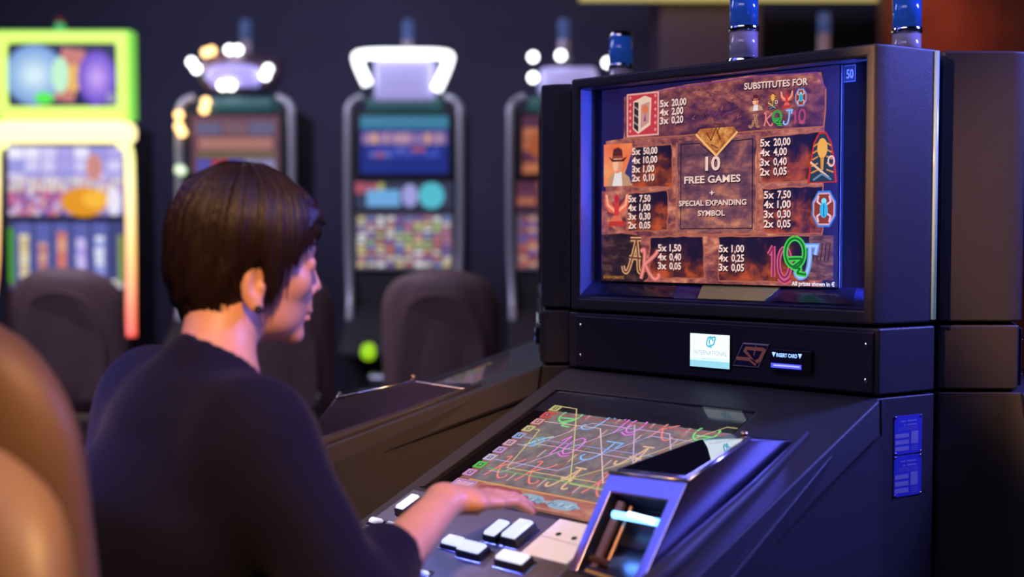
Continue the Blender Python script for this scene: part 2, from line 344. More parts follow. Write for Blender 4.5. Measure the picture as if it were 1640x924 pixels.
# book tile
pc.rect(.121, .745, .27, .966, glow((246, 180, 170), .85)); pc.rect(.127, .753, .264, .958, glow((205, 62, 76), .85))
for k in range(6):
    for uu in (.137, .254): pc.disk(uu, .775+.034*k, .0055, .008, glow((240, 150, 140), .85), 8, same=k > 0)
pc.poly([(.150, .785), (.175, .758), (.232, .80), (.236, .935), (.205, .950), (.152, .925)], glow((240, 205, 176), .9))
pc.poly([(.154, .79), (.176, .768), (.176, .918), (.156, .922)], glow((58, 42, 50), .8))
for k in range(3): pc.poly([(.155, .815+.04*k), (.176, .797+.04*k), (.176, .806+.04*k), (.155, .824+.04*k)], glow((170, 160, 150), .8))
pc.poly([(.186, .785), (.226, .812), (.228, .918), (.188, .905)], glow((206, 150, 140), .85)); pc.disk(.207, .88, .014, .022, glow((226, 120, 74), .9)); pc.poly([(.20, .82), (.212, .82), (.208, .86)], glow((150, 60, 120), .9))
# head-and-shoulders tile (plain generic figure in a brimmed hat) at full and at small size
def tile(u0, v0, u1, v1, k=1.0, bg=True):
    X = lambda a, b: (u0+(u1-u0)*a, v0+(v1-v0)*b)
    if bg:
        pc.poly([X(0, 0), X(1, 0), X(1, 1), X(0, 1)], noise_screen('tile_sky', [(.3, (235, 90, 50)), (.5, (250, 140, 80)), (.7, (255, 180, 120))], 12, .9))
        pc.poly([X(.62, .05), X(1, .05), X(1, .82)], glow((60, 60, 120), .8))
    pc.poly([X(.12, 0), X(.18, .22), X(.42, .34), X(.66, .34), X(.9, .2), X(.98, 0)], glow((196, 150, 112), .9))
    pc.poly([X(.30, .0), X(.40, .34), X(.62, .34), X(.66, .0)], glow((236, 226, 220), .9))
    pc.disk(*X(.48, .50), (u1-u0)*.2, (v1-v0)*.2, glow((232, 150, 108), .9)); pc.disk(*X(.42, .50), (u1-u0)*.10, (v1-v0)*.15, glow((250, 190, 150), .9))
    pc.poly([X(.16, .72), X(.34, .63), X(.62, .62), X(.84, .70), X(.70, .58), X(.30, .58)], glow((60, 26, 34), .8))
    pc.poly([X(.30, .66), X(.34, .88), X(.50, .92), X(.64, .86), X(.68, .66)], glow((92, 40, 48), .85)); pc.stroke([X(.31, .70), X(.67, .69)], (u1-u0)*.05, glow((150, 72, 62), .8))
def bird(u0, v0, u1, v1):
    X = lambda a, b: (u0+(u1-u0)*a, v0+(v1-v0)*b)
    for sx in (0, 1):
        f = lambda a, b: X(1-a if sx else a, b)
        pc.poly([f(.05, 1), f(.22, .72), f(.46, .52), f(.46, .36), f(.2, .42), f(.02, .68)], glow((236, 104, 70), .9))
        pc.stroke([f(.1, .92), f(.16, .62), f(.42, .46)], (u1-u0)*.08, glow((250, 176, 140), .9))
    pc.poly([X(.40, .3), X(.60, .3), X(.58, .86), X(.50, .95), X(.42, .86)], glow((214, 60, 60), .9)); pc.disk(*X(.5, .80), (u1-u0)*.09, (v1-v0)*.10, glow((190, 40, 60), .9))
    pc.poly([X(.36, .32), X(.64, .32), X(.74, .14), X(.26, .14)], glow((226, 110, 84), .9)); pc.poly([X(.16, .02), X(.84, .02), X(.80, .16), X(.20, .16)], glow((196, 56, 52), .9))
def mummy(u0, v0, u1, v1):
    X = lambda a, b: (u0+(u1-u0)*a, v0+(v1-v0)*b)
    bell = [X(0, .0), X(.10, .45), X(.2, .8), X(.38, 1), X(.62, 1), X(.8, .8), X(.92, .45), X(1, 0)]
    pc.poly(bell, glow((206, 46, 48), .85)); pc.poly([X(.5+(a-.5)*.86, .02+b*.94) for a, b in ((0, 0), (.1, .45), (.2, .8), (.38, 1), (.62, 1), (.8, .8), (.92, .45), (1, 0))], glow((44, 62, 78), .85))
    for k in range(5): pc.stroke([X(.12+.02*k, .2+.13*k), X(.36, .26+.13*k)], (u1-u0)*.05, glow((216, 140, 62), .9)); pc.stroke([X(.64, .26+.13*k), X(.88-.02*k, .2+.13*k)], (u1-u0)*.05, glow((216, 140, 62), .9))
    pc.disk(*X(.5, .68), (u1-u0)*.17, (v1-v0)*.2, glow((238, 172, 74), .95)); pc.poly([X(.44, .5), X(.56, .5), X(.54, .25), X(.46, .25)], glow((226, 150, 60), .9))
    pc.stroke([X(.1, .42), X(.72, .1)], (u1-u0)*.07, glow((240, 190, 130), .9)); pc.stroke([X(.80+.1*math.cos(a), .42+.1*math.sin(a)) for a in np.linspace(0, 2*PI, 12)[:-1]], (u1-u0)*.05, glow((236, 196, 170), .9), closed=True)
    pc.stroke([X(.2, .06), X(.5, .18), X(.8, .06)], (u1-u0)*.06, glow((120, 150, 160), .8))
def beetle(u0, v0, u1, v1):
    X = lambda a, b: (u0+(u1-u0)*a, v0+(v1-v0)*b); o8 = [(.25, 0), (.75, 0), (1, .3), (1, .7), (.75, 1), (.25, 1), (0, .7), (0, .3)]
    for k, c in ((1.0, (60, 130, 200)), (.90, (220, 170, 160)), (.80, (150, 60, 44))): pc.poly([X(.5+(a-.5)*k, .5+(b-.5)*k) for a, b in o8], glow(c, .85))
    for sx in (-1, 1):
        for sy in (-1, 1): pc.stroke([X(.5+sx*.12, .5+sy*.12), X(.5+sx*.28, .5+sy*.2), X(.5+sx*.22, .5+sy*.36)], (u1-u0)*.07, glow((236, 200, 190), .9))
    pc.disk(*X(.5, .47), (u1-u0)*.17, (v1-v0)*.22, glow((60, 180, 200), .95)); pc.disk(*X(.5, .72), (u1-u0)*.11, (v1-v0)*.08, glow((120, 220, 226), .95)); pc.stroke([X(.5, .28), X(.5, .66)], (u1-u0)*.03, glow((20, 80, 110), .9))
tile(.011, .495, .148, .714); bird(.012, .283, .137, .465); mummy(.886, .474, .996, .705); beetle(.905, .273, .993, .438)
tile(.654, .826, .715, .91, bg=False); mummy(.729, .823, .775, .908); bird(.78, .825, .832, .91); beetle(.838, .828, .882, .911)
G = {'A': ((222, 170, 120), (120, 66, 56)), 'K': ((216, 104, 96), (250, 160, 150)), 'Q': ((74, 214, 80), (30, 120, 50)), 'J': ((110, 160, 220), (180, 214, 245)), '1': ((216, 96, 130), (150, 50, 90)), '0': ((216, 96, 130), (150, 50, 90))}
def gl(ch, u0, v0, u1, v1, wd): glyph(pc, ch, u0, v0, u1, v1, glow(G[ch][0], .9), glow(G[ch][1], .8), wd)
gl('A', .108, .045, .212, .218, .017); gl('K', .182, .015, .275, .162, .017)
gl('1', .742, .04, .778, .186, .017); gl('0', .776, .018, .832, .18, .017); gl('J', .846, .04, .926, .187, .018); gl('Q', .802, .055, .888, .222, .018)
gl('A', .66, .748, .703, .806, .006); gl('K', .716, .75, .752, .81, .006); gl('Q', .752, .75, .79, .815, .007); gl('J', .795, .75, .828, .815, .007); gl('1', .833, .752, .848, .812, .006); gl('0', .852, .75, .88, .815, .006)
wt = glow((250, 214, 200), .95); shade_ = glow((20, 10, 16), .3)
def tx(t, u0, v0, u1, vh, m=None, sl=0, sh=True):
    if sh: pc.text(t, u0+.003, v0-.005, u1+.003, vh, shade_, sl)
    pc.text(t, u0, v0, u1, vh, m or wt, sl)
tw = {'20,00': .083, '50,00': .088, '10,00': .088}
def pays(u0, vs, rows, dv=-.0455, uw=.118):
    for k, (a, b) in enumerate(rows):
        v = vs+dv*k; tx(a, u0, v, u0+uw*.34, .034); tx(b, u0+uw*.45, v, u0+uw*.45+uw*.125*len(b)*.88, .034)
pays(.278, .884, [('5x', '20,00'), ('4x', '2,00'), ('3x', '0,20')], -.043)
pays(.150, .652, [('5x', '50,00'), ('4x', '10,00'), ('3x', '1,00'), ('2x', '0,10')])
pays(.133, .410, [('5x', '7,50'), ('4x', '1,00'), ('3x', '0,30'), ('2x', '0,05')])
pays(.273, .158, [('5x', '1,50'), ('4x', '0,40'), ('3x', '0,05')])
pays(.706, .655, [('5x', '20,00'), ('4x', '4,00'), ('3x', '0,40'), ('2x', '0,05')])
pays(.723, .410, [('5x', '7,50'), ('4x', '1,00'), ('3x', '0,30'), ('2x', '0,05')])
pays(.541, .156, [('5x', '1,00'), ('4x', '0,25'), ('3x', '0,05')])
cream = glow((240, 206, 190), .95)
tx('10', .482, .555, .545, .066, cream); tx('FREE GAMES', .391, .494, .629, .034, cream); tx('+', .50, .431, .521, .026, cream)
tx('SPECIAL EXPANDING', .368, .383, .654, .026, cream); tx('SYMBOL', .451, .333, .566, .026, cream)
tx('SUBSTITUTES FOR', .641, .930, .889, .030, cream, -.006)
tx('All prizes shown in €', .835, .004, .995, .019, glow((240, 236, 236), .95), 0, False)
tx('© NOVOMATIC', .016, .012, .118, .014, glow((210, 140, 60), .7), 0, False)
pc.build('paytable_display', cab)
pc = Pic((.188, .0395, z_(.318)), (1, 0, 0), (0, 0, 1), (0, -1, 0), .0165, .0225, .0002)
pc.rect(0, 0, 1, 1, mat('sticker_grey', (.22, .20, .24), .5)); pc.rect(.07, .07, .93, .93, mat('sticker_dark', (.05, .045, .06), .5)); pc.text('50', .2, .22, .82, .52, mat('sticker_white', (.75, .75, .75), .5))
pc.build('denomination_sticker', cab)
bm = bmesh.new(); box(bm, -ix+.0005, ix-.0005, .0045, .0075, iz0+.0025, iz1-.001); obj('top_glass', bm, M_GLASS, cab)
# blue neon tubes inside the recess, tucked behind the lip
for nm, p, t, sx, sy, e in (('recess_led', (ix-.006, .026, z_(.19)), (-ix, .03, z_(.19)), .30, .012, 1.3), ('recess_led', (0, .018, iz1-.006), (0, .030, z_(.10)), .42, .010, .02)):
    l = bpy.data.lights.new(nm, 'AREA'); l.shape = 'RECTANGLE'; l.color = (.06, .12, 1); l.energy = e; l.size = sx*S; l.size_y = sy*S; l.spread = math.radians(75)
    o = bpy.data.objects.new(nm, l); C.objects.link(o); o.parent = cab; o.location = p
    d = (Vector(t)-Vector(p)).normalized()
    o.rotation_euler = (d.to_track_quat('-Z', 'X' if abs(d.x) > .5 else 'Y')).to_euler()
    if abs(d.x) > .5:
        yv = Vector((0, 1, 0)); zv = -d; xv = yv.cross(zv).normalized(); yv = zv.cross(xv); o.rotation_euler = Matrix((xv, yv, zv)).transposed().to_euler()
# --- service panel block
def flare(y): return .257+.031*max(0, y)/.1
bm = bmesh.new()
sp = [(.2585, .004), (.2635, .020), (.289, .104), (.13, .215)]; sp = sp+[(-x, y) for x, y in sp[::-1]]
prism(bm, sp, z_(-.0905), z_(-.0045)); obj('service_block', bm, M_BODY, cab, bevel=.003, seg=2)
bm = bmesh.new(); box(bm, -.240, .252, -.0015, .006, z_(-.0875), z_(-.0095))
svc = obj('service_panel', bm, mat('dark_panel_paint', (.030, .030, .045), .38, bump=.15, bscale=900), cab, bevel=.0015)
for x, z in ((-.2315, -.0235), (-.2315, -.0705), (.2445, -.0265), (.2445, -.0723)):
    bm = bmesh.new(); lathe(bm, [(.0032, 0), (.0032, .001), (.002, .002)], 14); bmesh.ops.rotate(bm, verts=bm.verts, matrix=Matrix.Rotation(PI/2, 3, 'X'))
    box(bm, -.0024, .0024, -.0024, -.0019, -.0004, .0004)
    obj('screw', bm, M_CHROME, svc, loc=(x, -.0015, z_(z)))
# small white info display
bm = bmesh.new(); box(bm, -.0275, .0430, -.0035, .001, z_(-.0745), z_(-.0225)); obj('display_frame', bm, M_BLACK, svc, bevel=.001)
pc = Pic((-.0250, -.0037, z_(-.0723)), (1, 0, 0), (0, 0, 1), (0, -1, 0), .0660, .0475, .0001)
pc.rect(0, 0, 1, 1, glow((226, 240, 246), 1.25)); pc.rect(0, 0, 1, .21, glow((150, 214, 232), 1.1)); pc.rect(0, .2, 1, .30, glow((214, 236, 240), 1.2))
pc.text('INTERNATIONAL', .10, .38, .94, .13, glow((196, 210, 214), 1)); 
for a in ([(.50, .62), (.43, .68), (.46, .88), (.54, .92), (.50, .84), (.50, .70)], [(.56, .60), (.50, .66), (.60, .70), (.64, .92), (.56, .88), (.60, .80)]): pc.stroke(smooth_pts(a, 5), .035, glow((90, 190, 210), 1))
for k in range(3): pc.stroke([(.3, .235+.02*k), (.72, .235+.02*k)], .008, glow((190, 220, 226), 1), same=k > 0)
pc.build('info_display', svc)
# slanted emblem
EX = .0018
def em(bm, P, y0, y1, mi=0): hexa(bm, [(x, y1, z_(z)) for x, z in P]+[(x, y0, z_(z)) for x, z in P], mi)
bm = bmesh.new(); em(bm, [(.0455, -.0670), (.0870, -.0670), (.1035, -.0335), (.0620, -.0335)], -.0040, -.001)
emb = obj('maker_emblem', bm, mat('pale_emblem_rim', (.55, .42, .48), .35), svc, bevel=.0012)
pc = Pic((.0455, -.0043, z_(-.0670)), (1, 0, 0), (0, 0, 1), (0, -1, 0), .058, .0335, .0002)
pc.poly([(.04, .06), (.70, .06), (.965, .94), (.30, .94)], mat('emblem_navy', (.03, .025, .09), .3))
eo = mat('emblem_orange', (1, .34, .20), .35)
pc.stroke([(.12, .34), (.47, .34), (.60, .26), (.36, .66), (.40, .78), (.84, .78), (.88, .74), (.76, .34), (.60, .2), (.50, .32)], .085, eo)
pc.stroke([(.66, .9), (.60, .5)], .03, eo); pc.stroke([(.50, .30), (.66, .10)], .05, eo)
pc.build('emblem_sign', emb)
# card reader
bm = bmesh.new(); box(bm, .1075, .1700, -.0085, .001, z_(-.0675), z_(-.0385)); rd = obj('card_reader', bm, M_BLACK, svc, bevel=.002)
pc = Pic((.1080, -.0088, z_(-.0665)), (1, 0, 0), (0, 0, 1), (0, -1, 0), .058, .026, .0001)
gb = glow((150, 190, 255), 1.8); pb = glow((70, 80, 245), 1.6)
pc.rect(.0, .0, .85, 1, mat('reader_blue_black', (.01, .01, .05), .3))
pc.poly([(.05, .90), (.15, .90), (.10, .66)], gb); pc.poly([(.73, .90), (.83, .90), (.78, .66)], gb, same=True); pc.text('INSERT CARD', .17, .68, .71, .19, gb)
pc.rect(.03, .10, .82, .34, pb); pc.rect(.10, .19, .78, .27, glow((150, 150, 255), 1.8))
pc.build('card_slot_light', rd)
# --- lower body down to the floor
bm = bmesh.new()
L = .58
fr = [(.2600, .0), (.2630, .019), (.289, .104), (.13, .215)]
def ring_v(z): return [bm.verts.new((x, y, z)) for x, y in fr], [bm.verts.new((-x, y, z)) for x, y in fr]
(ra, la), (rb, lb) = ring_v(0), ring_v(z_(-.0945))
for q, p, f in ((ra, rb, 1), (la, lb, -1)):
    for i in range(3): bm.faces.new((q[i], q[i+1], p[i+1], p[i]))
bm.faces.new((ra[3], la[3], lb[3], rb[3])); bm.faces.new(rb+lb[::-1]); bm.faces.new(ra+la[::-1])
YK, YF, ZK = -.30, -L*CT, .630            # knee space: the front part stops above the lap
sides = []
for s_, b0, t0 in ((1, ra[0], rb[0]), (-1, la[0], lb[0])):
    xk, xf = .2575*s_, .255*s_
    e = [bm.verts.new(p) for p in ((xf, YF, z_(-.142)+YF*ST/CT), (xf, YF, ZK), (xk, YK, ZK), (xk, YK, 0))]
    bm.faces.new([t0]+e+[b0]); sides.append([t0]+e+[b0])
for k in range(5): bm.faces.new((sides[0][k], sides[0][k+1], sides[1][k+1], sides[1][k]))
body = obj('lower_body', bm, M_BODY, cab, bevel=.002)
# front recess for the knees: door panel
bm = bmesh.new(); box(bm, -.21, .21, YK-.006, YK+.002, .06, .50); dr = obj('belly_door', bm, M_BODY2, cab, bevel=.004)
bm = bmesh.new(); lathe(bm, [(.010, 0), (.010, .004), (.006, .006)], 18); bmesh.ops.rotate(bm, verts=bm.verts, matrix=Matrix.Rotation(PI/2, 3, 'X')); obj('door_lock', bm, M_CHROME, dr, loc=(.18, YK-.006, .30))
# --- deck tray with the window for the lower screen
XL, XR, U0, U1 = -.2305, .1170, .0635, .3635
def tray_ring(h): return [dk(-.2625, 0, h), dk(.2625, 0, h), dk(.2400, L, h), dk(-.2500, L, h)]
bm = bmesh.new()
T = [bm.verts.new(p) for p in tray_ring(0)]; Bt = [bm.verts.new(p) for p in (dk(-.2665, .022, -.040), dk(.2665, .022, -.040), dk(.2440, L, -.040), dk(-.2540, L, -.040))]
W4 = [bm.verts.new(p) for p in (dk(XL, U0), dk(XR, U0), dk(XR, U1), dk(XL, U1))]
W4b = [bm.verts.new(p) for p in (dk(XL, U0, -.012), dk(XR, U0, -.012), dk(XR, U1, -.012), dk(XL, U1, -.012))]
for i in range(4):
    j = (i+1) % 4
    bm.faces.new((T[i], T[j], Bt[j], Bt[i])); bm.faces.new((T[i], T[j], W4[j], W4[i])); bm.faces.new((W4[i], W4[j], W4b[j], W4b[i]))
bm.faces.new(Bt[::-1]); bm.faces.new(W4b)
obj('deck_tray', bm, M_BODY2, cab, bevel=.003, seg=2)
for s_ in (-1, 1):      # dark joint between tray and body
    bm = bmesh.new(); tube(bm, [dk(s_*.2632, -.0005, .0), dk(s_*.2672, .022, -.0408), dk(s_*.2558, .30, -.0408), dk(s_*.2446, L, -.0408)], .0016, 8)
    obj('joint_seal', bm, mat('rubber_black', (.004, .004, .004), .9), cab)
bm = bmesh.new()      # glossy border plate below the glass
hexa(bm, [dk(XL+.001, U1-.001, -.0118), dk(XR-.001, U1-.001, -.0118), dk(XR-.001, U0+.001, -.0118), dk(XL+.001, U0+.001, -.0118), dk(XL+.001, U1-.001, -.0085), dk(XR-.001, U1-.001, -.0085), dk(XR-.001, U0+.001, -.0085), dk(XL+.001, U0+.001, -.0085)])
obj('screen_border', bm, mat('gloss_brown_border', (.020, .012, .010), .1), cab)
# --- reels screen
DX, DW, DV, DH = -.186, .302, .352, .262
pc = Pic(dk(DX, DV, -.0082), (1, 0, 0), DU, DN, DW, DH, .000012)
haze = noise_screen('reel_background_haze', [(.3, (92, 82, 90)), (.5, (118, 106, 110)), (.7, (142, 126, 126))], 60, 1.05)  # whitish haze on the glass is painted in as lighter greys
pc.rect(-.06, -.02, 1.0, 1.0, noise_screen('reel_frame', [(.3, (110, 66, 56)), (.55, (150, 96, 80)), (.7, (190, 130, 104))], 30, .8))
pc.rect(.0, .14, .985, .955, haze)
sand = glow((196, 130, 84), .85)
pc.rect(-.02, .955, 1, .99, sand); pc.rect(.0, .962, .99, .972, glow((240, 190, 130), .9)); pc.rect(.0, .125, 1, .142, glow((214, 160, 96), .85))
redl = glow((205, 84, 70), .85); whl = glow((190, 190, 200), .8)
for k, u in enumerate((.195, .375, .57, .765)):
    pc.stroke([(u-.008, .955), (u-.008, .145)], .0035, redl, same=k > 0); pc.stroke([(u+.010, .955), (u+.010, .145)], .0035, sand, same=True)
    for v in (.22, .47, .74, .90): pc.stroke([(u+.001, v-.04), (u+.001, v+.04)], .008, whl, same=True)
DG = {'A': ((206, 160, 120), (226, 196, 160)), 'K': ((206, 104, 100), (232, 150, 140)), 'Q': ((88, 196, 104), (150, 220, 150)), 'J': ((100, 150, 214), (170, 200, 236)), '1': ((196, 90, 190), (230, 150, 224)), '0': ((196, 90, 190), (230, 150, 224))}
def dg(ch, uc, vc, w_=.13, h_=.2):
    a = [glow(c, .9) for c in DG.get(ch, DG['1'])]
    if ch == '10': glyph(pc, '1', uc-.07, vc-h_/2, uc-.02, vc+h_/2, a[0], a[1], .013); glyph(pc, '0', uc-.02, vc-h_/2, uc+.07, vc+h_/2, a[0], a[1], .013)
    else: glyph(pc, ch, uc-w_/2, vc-h_/2, uc+w_/2, vc+h_/2, a[0], a[1], .014)
def scarab(uc, vc):
    pc.stroke(ell(uc, vc, .055, .085, 14), .008, glow((150, 140, 96), .8)); pc.disk(uc, vc, .032, .055, glow((110, 170, 190), .85)); pc.stroke(smooth_pts([(uc-.05, vc-.06), (uc, vc+.02), (uc+.05, vc+.07)]), .010, glow((190, 220, 230), .85))
    pc.stroke([(uc-.05, vc+.05), (uc+.05, vc-.05)], .008, glow((170, 160, 110), .8))
rows = [('Q', 'J', '10', 'K', 'Q'), ('s', '10', 'J', 'A', 'K'), ('K', 'K', 'A', 'K', '10')]
for r, row in enumerate(rows):
    for k, ch in enumerate(row):
        uc, vc = (.10, .287, .47, .665, .868)[k], (.855, .57, .29)[r]
        scarab(uc, vc) if ch == 's' else dg(ch, uc, vc)
cy, cl, cp = glow((214, 200, 130), .9), glow((206, 180, 214), .9), glow((226, 196, 190), .9)
WL = [([(-.017, .95), (.038, .945), (.038, .246), (.515, .246)], cy), ([(.003, .772), (.339, .777), (.663, .294)], cp), ([(.001, .68), (.035, .681), (.12, .285), (.629, .295)], cy),
      ([(.05, .235), (.12, .235), (.486, .858), (.81, .30)], cl), ([(.0, .34), (.384, .335), (.628, .771), (.9, .776)], glow((170, 180, 230), .9)), ([(.018, .51), (.10, .51), (.263, .818), (.702, .819), (.86, .56)], cl),
      ([(.005, .588), (.95, .592)], glow((150, 160, 220), .9)), ([(-.034, .862), (.99, .872)], glow((210, 70, 70), .85)), ([(.03, .252), (.95, .255)], glow((110, 200, 110), .85)), ([(.1, .542), (.95, .538)], cl), ([(.46, .25), (.637, .472), (.93, .95), (.985, .95)], cy)]
WL[0] = ([(-.017, .95), (.085, .945), (.30, .60), (.515, .246), (.9, .24)], cy)
for p, m in WL: pc.stroke(p, .0058, m)
tc_ = [(200, 190, 120), (214, 80, 90), (226, 160, 160), (206, 196, 140), (150, 170, 216), (216, 170, 190), (190, 160, 216), (196, 190, 220), (90, 196, 90), (206, 150, 200)]
for k, c in enumerate(tc_):
    v = .955-.082*k; pc.rect(-.062, v-.062, -.004, v, glow(c, .85)); pc.rect(-.045, v-.048, -.02, v-.014, glow(tuple(int(x*.55) for x in c), .8)); pc.rect(-.036, v-.04, -.03, v-.02, glow((240, 236, 236), .8))
pc.poly([(-.05, .0), (1, .0), (1, .122), (-.05, .122)], noise_screen('reel_footer', [(.3, (140, 70, 70)), (.5, (186, 110, 96)), (.7, (220, 164, 134))], 18, .9, (1, 3, 3)))
pc.rect(-.055, .012, .075, .118, glow((206, 150, 196), .9))
for a in (((-.04, .03), (.06, .10)), ((-.04, .10), (.06, .03)), ((-.04, .065), (.06, .065)), ((.01, .025), (.01, .105))): pc.stroke(a, .010, glow((236, 226, 240), .9)); pc.stroke(a, .004, glow((200, 70, 90), .9))
pc.stroke([(-.045, .022), (.065, .022), (.065, .108), (-.045, .108)], .004, glow((90, 90, 170), .8), closed=True)
pc.poly([(.10, .10), (.2, .118), (.34, .105), (.42, .06), (.3, .02), (.12, .015)], glow((166, 84, 88), .85))
for uc in (.42, .60):
    pc.poly([(uc+.085*math.cos(a)*(1+.12*math.cos(6*a)), .062+.04*math.sin(a)) for a in np.linspace(0, 2*PI, 31)[:-1]], glow((150, 180, 196), .85))
    for k in range(9): pc.stroke([(uc-.07+.017*k, .045+.012*(k % 2)), (uc-.06+.017*k, .08-.01*(k % 3))], .006, random.choice((glow((70, 110, 150), .85), glow((214, 226, 230), .85))))
pc.text('NOVOMATIC', .08, -.014, .17, .014, glow((190, 130, 60), .7))
pc.build('reels_display', cab)
bm = bmesh.new(); hexa(bm, [dk(XL+.0005, U1-.0005, -.0040), dk(XR-.0005, U1-.0005, -.0040), dk(XR-.0005, U0+.0005, -.0040), dk(XL+.0005, U0+.0005, -.0040), dk(XL+.0005, U1-.0005, -.0012), dk(XR-.0005, U1-.0005, -.0012), dk(XR-.0005, U0+.0005, -.0012), dk(XL+.0005, U0+.0005, -.0012)])
obj('deck_glass', bm, M_GLASS, cab)
bm = bmesh.new(); hexa(bm, [dk(XL-.002, U1+.0025, -.001), dk(-.19, U1+.0025, -.001), dk(-.19, U1-.0005, -.001), dk(XL-.002, U1-.0005, -.001), dk(XL-.002, U1+.0025, .0012), dk(-.19, U1+.0025, .0012), dk(-.19, U1-.0005, .0012), dk(XL-.002, U1-.0005, .0012)]); obj('glass_clip', bm, M_CHROME, cab)
# --- button panel and buttons
def slab(bm, x0, x1, ua, ub, h0, h1, mi=0, tp=0):
    hexa(bm, [dk(x0, ub, h0), dk(x1, ub, h0), dk(x1, ua, h0), dk(x0, ua, h0), dk(x0+tp, ub-tp, h1), dk(x1-tp, ub-tp, h1), dk(x1-tp, ua+tp, h1), dk(x0+tp, ua+tp, h1)], mi)
bm = bmesh.new(); slab(bm, -.236, .098, .374, .560, -.001, .0015); pan = obj('button_panel', bm, mat('blue_grey_satin_metal', (.26, .27, .36), .34, .6, bump=.05, bscale=300), cab, bevel=.001)
m_btn = glow((224, 230, 250), 1.05); m_btn2 = mat('grey_button_cap', (.22, .20, .25), .3)
def button(x0, x1, ua, ub, hh=.013, lit=True):
    bm = bmesh.new(); slab(bm, x0, x1, ua, ub, .0015, hh, tp=.0008); b = obj('button', bm, M_BLACK, cab, bevel=.002)
    bm = bmesh.new(); slab(bm, x0+.0022, x1-.0022, ua+.0022, ub-.0022, hh-.001, hh+.004, tp=.0015); obj('button_cap', bm, m_btn if lit else m_btn2, b, bevel=.0015)
    bm = bmesh.new(); slab(bm, x0-.0022, x1+.0022, ua-.0022, ub+.0022, .0014, .0032, tp=.0008); obj('button_ring', bm, M_CHROME, b, bevel=.0006)
button(-.2085, -.1885, .398, .436); button(-.184, -.166, .398, .436, .003, False)
button(-.232, -.205, .452, .466, .006); button(-.200, -.172, .452, .466, .006)
button(-.013, .014, .402, .444, .014); button(-.043, -.020, .408, .444, .011)
button(-.088, -.056, .452, .474, .008); button(-.053, -.012, .459, .482, .012); button(.010, .056, .459, .482, .012)
button(-.150, -.105, .470, .490, .008); button(-.0865, -.0560, .5175, .5255, .002)
# glossy plate beside the bill unit, its bright reflections painted in as emission
pc = Pic(dk(.022, .448, .0016), (1, 0, 0), DU, DN, .070, .076, .0003)
pc.rect(0, 0, 1, 1, mat('pearl_plate', (.72, .72, .78), .12, em=(.72, .72, .85), es=.35)); pc.stroke([(.02, .5), (.98, .46)], .015, mat('plate_seam', (.35, .33, .4), .4))
for a, b in ((.30, .62), (.66, .60)): pc.disk(a, b, .055, .045, M_BLACK)
pc.build('glossy_plate', cab)
# --- bill unit
bx0, bx1 = .100, .2015
FT0, FT1 = Vector((bx0, -.3525, z_(-.1595))), Vector((bx1, -.3410, z_(-.1570)))
FB0, FB1 = Vector((bx0-.001, -.4230, z_(-.2560))), Vector((bx1+.002, -.4330, z_(-.2605)))
BT0, BT1 = Vector((.112, -.1830, z_(-.1410))), Vector((.2000, -.2100, z_(-.1262)))
BB0, BB1 = Vector((.118, -.118, z_(-.1405))), Vector((.2065, -.1150, z_(-.1395)))
FB0i, FB1i = dk(bx0-.001, .455, .001), dk(bx1+.002, .466, .001)
m_cz = mat('chrome_violet_reflection', (.48, .46, .70), .22, 1)  # blue light mirrored in the chrome is put into its tint
def lerp(a, b, t): return a+(b-a)*t
def face4(bm, a, b, c, d, mi=0): bm.faces.new([bm.verts.new(p) for p in (a, b, c, d)]).material_index = mi
nf = (FT1-FT0).cross(FB0i-FT0).normalized()
if nf.y > 0: nf = -nf
bm = bmesh.new()
ft0, ft1, fb0, fb1 = FT0, FT1, FB0i, FB1i
def fp(a, b): return lerp(lerp(ft0, ft1, a), lerp(fb0, fb1, a), b)
O = [fp(0, 0), fp(1, 0), fp(1, 1), fp(0, 1)]; I = [fp(.13, .20), fp(.86, .20), fp(.86, 1.0), fp(.13, 1.0)]; D = [p-nf*.034 for p in I]
vo = [bm.verts.new(p) for p in O]; vi = [bm.verts.new(p) for p in I]; vd = [bm.verts.new(p) for p in D]
for i in range(4):
    j = (i+1) % 4; bm.faces.new((vo[i], vo[j], vi[j], vi[i])); bm.faces.new((vi[i], vi[j], vd[j], vd[i])).material_index = 1
bm.faces.new(vd).material_index = 1
v = {k: bm.verts.new(p) for k, p in dict(bt0=BT0, bt1=BT1, bb0=BB0, bb1=BB1).items()}
mid1 = bm.verts.new(lerp(FT1, BT1, .62)+Vector((.004, 0, -.004)))
bm.faces.new((vo[0], vo[1], v['bt1'], v['bt0']))
bm.faces.new((vo[1], vo[2], v['bb1'], v['bt1'])); bm.faces.new((vo[0], v['bt0'], v['bb0'], vo[3]))
bm.faces.new((v['bt0'], v['bt1'], v['bb1'], v['bb0'])); bm.faces.new((vo[3], vo[2], v['bb1'], v['bb0']))
bm.verts.remove(mid1)
bill = obj('bill_acceptor', bm, [m_cz, mat('bill_slot_interior', (.02, .02, .03), .25)], cab, bevel=.0022, seg=2)
tn = (FT1-FT0).cross(BT0-FT0).normalized(); tn = tn if tn.z > 0 else -tn
def tp(a, b, h=0): return lerp(lerp(FT0, FT1, a), lerp(BT0, BT1, a), b)+tn*h
bm = bmesh.new(); hexa(bm, [tp(.05, .05), tp(.95, .05), tp(.95, .97), tp(.05, .97), tp(.05, .05, .0030), tp(.95, .05, .0030), tp(.95, .97, .0016), tp(.05, .97, .0016)])
obj('top_plate', bm, mat('mirror_black_glass', (.5, .5, .55), .03, 1), bill, bevel=.0006)
bm = bmesh.new(); c = tp(.93, .96, .003); lathe(bm, [(.0045, 0), (.0055, .003), (.004, .007), (.001, .009)], 18, c); obj('lock', bm, mat('brass_lock', (.7, .45, .25), .25, 1), bill, smooth=True)
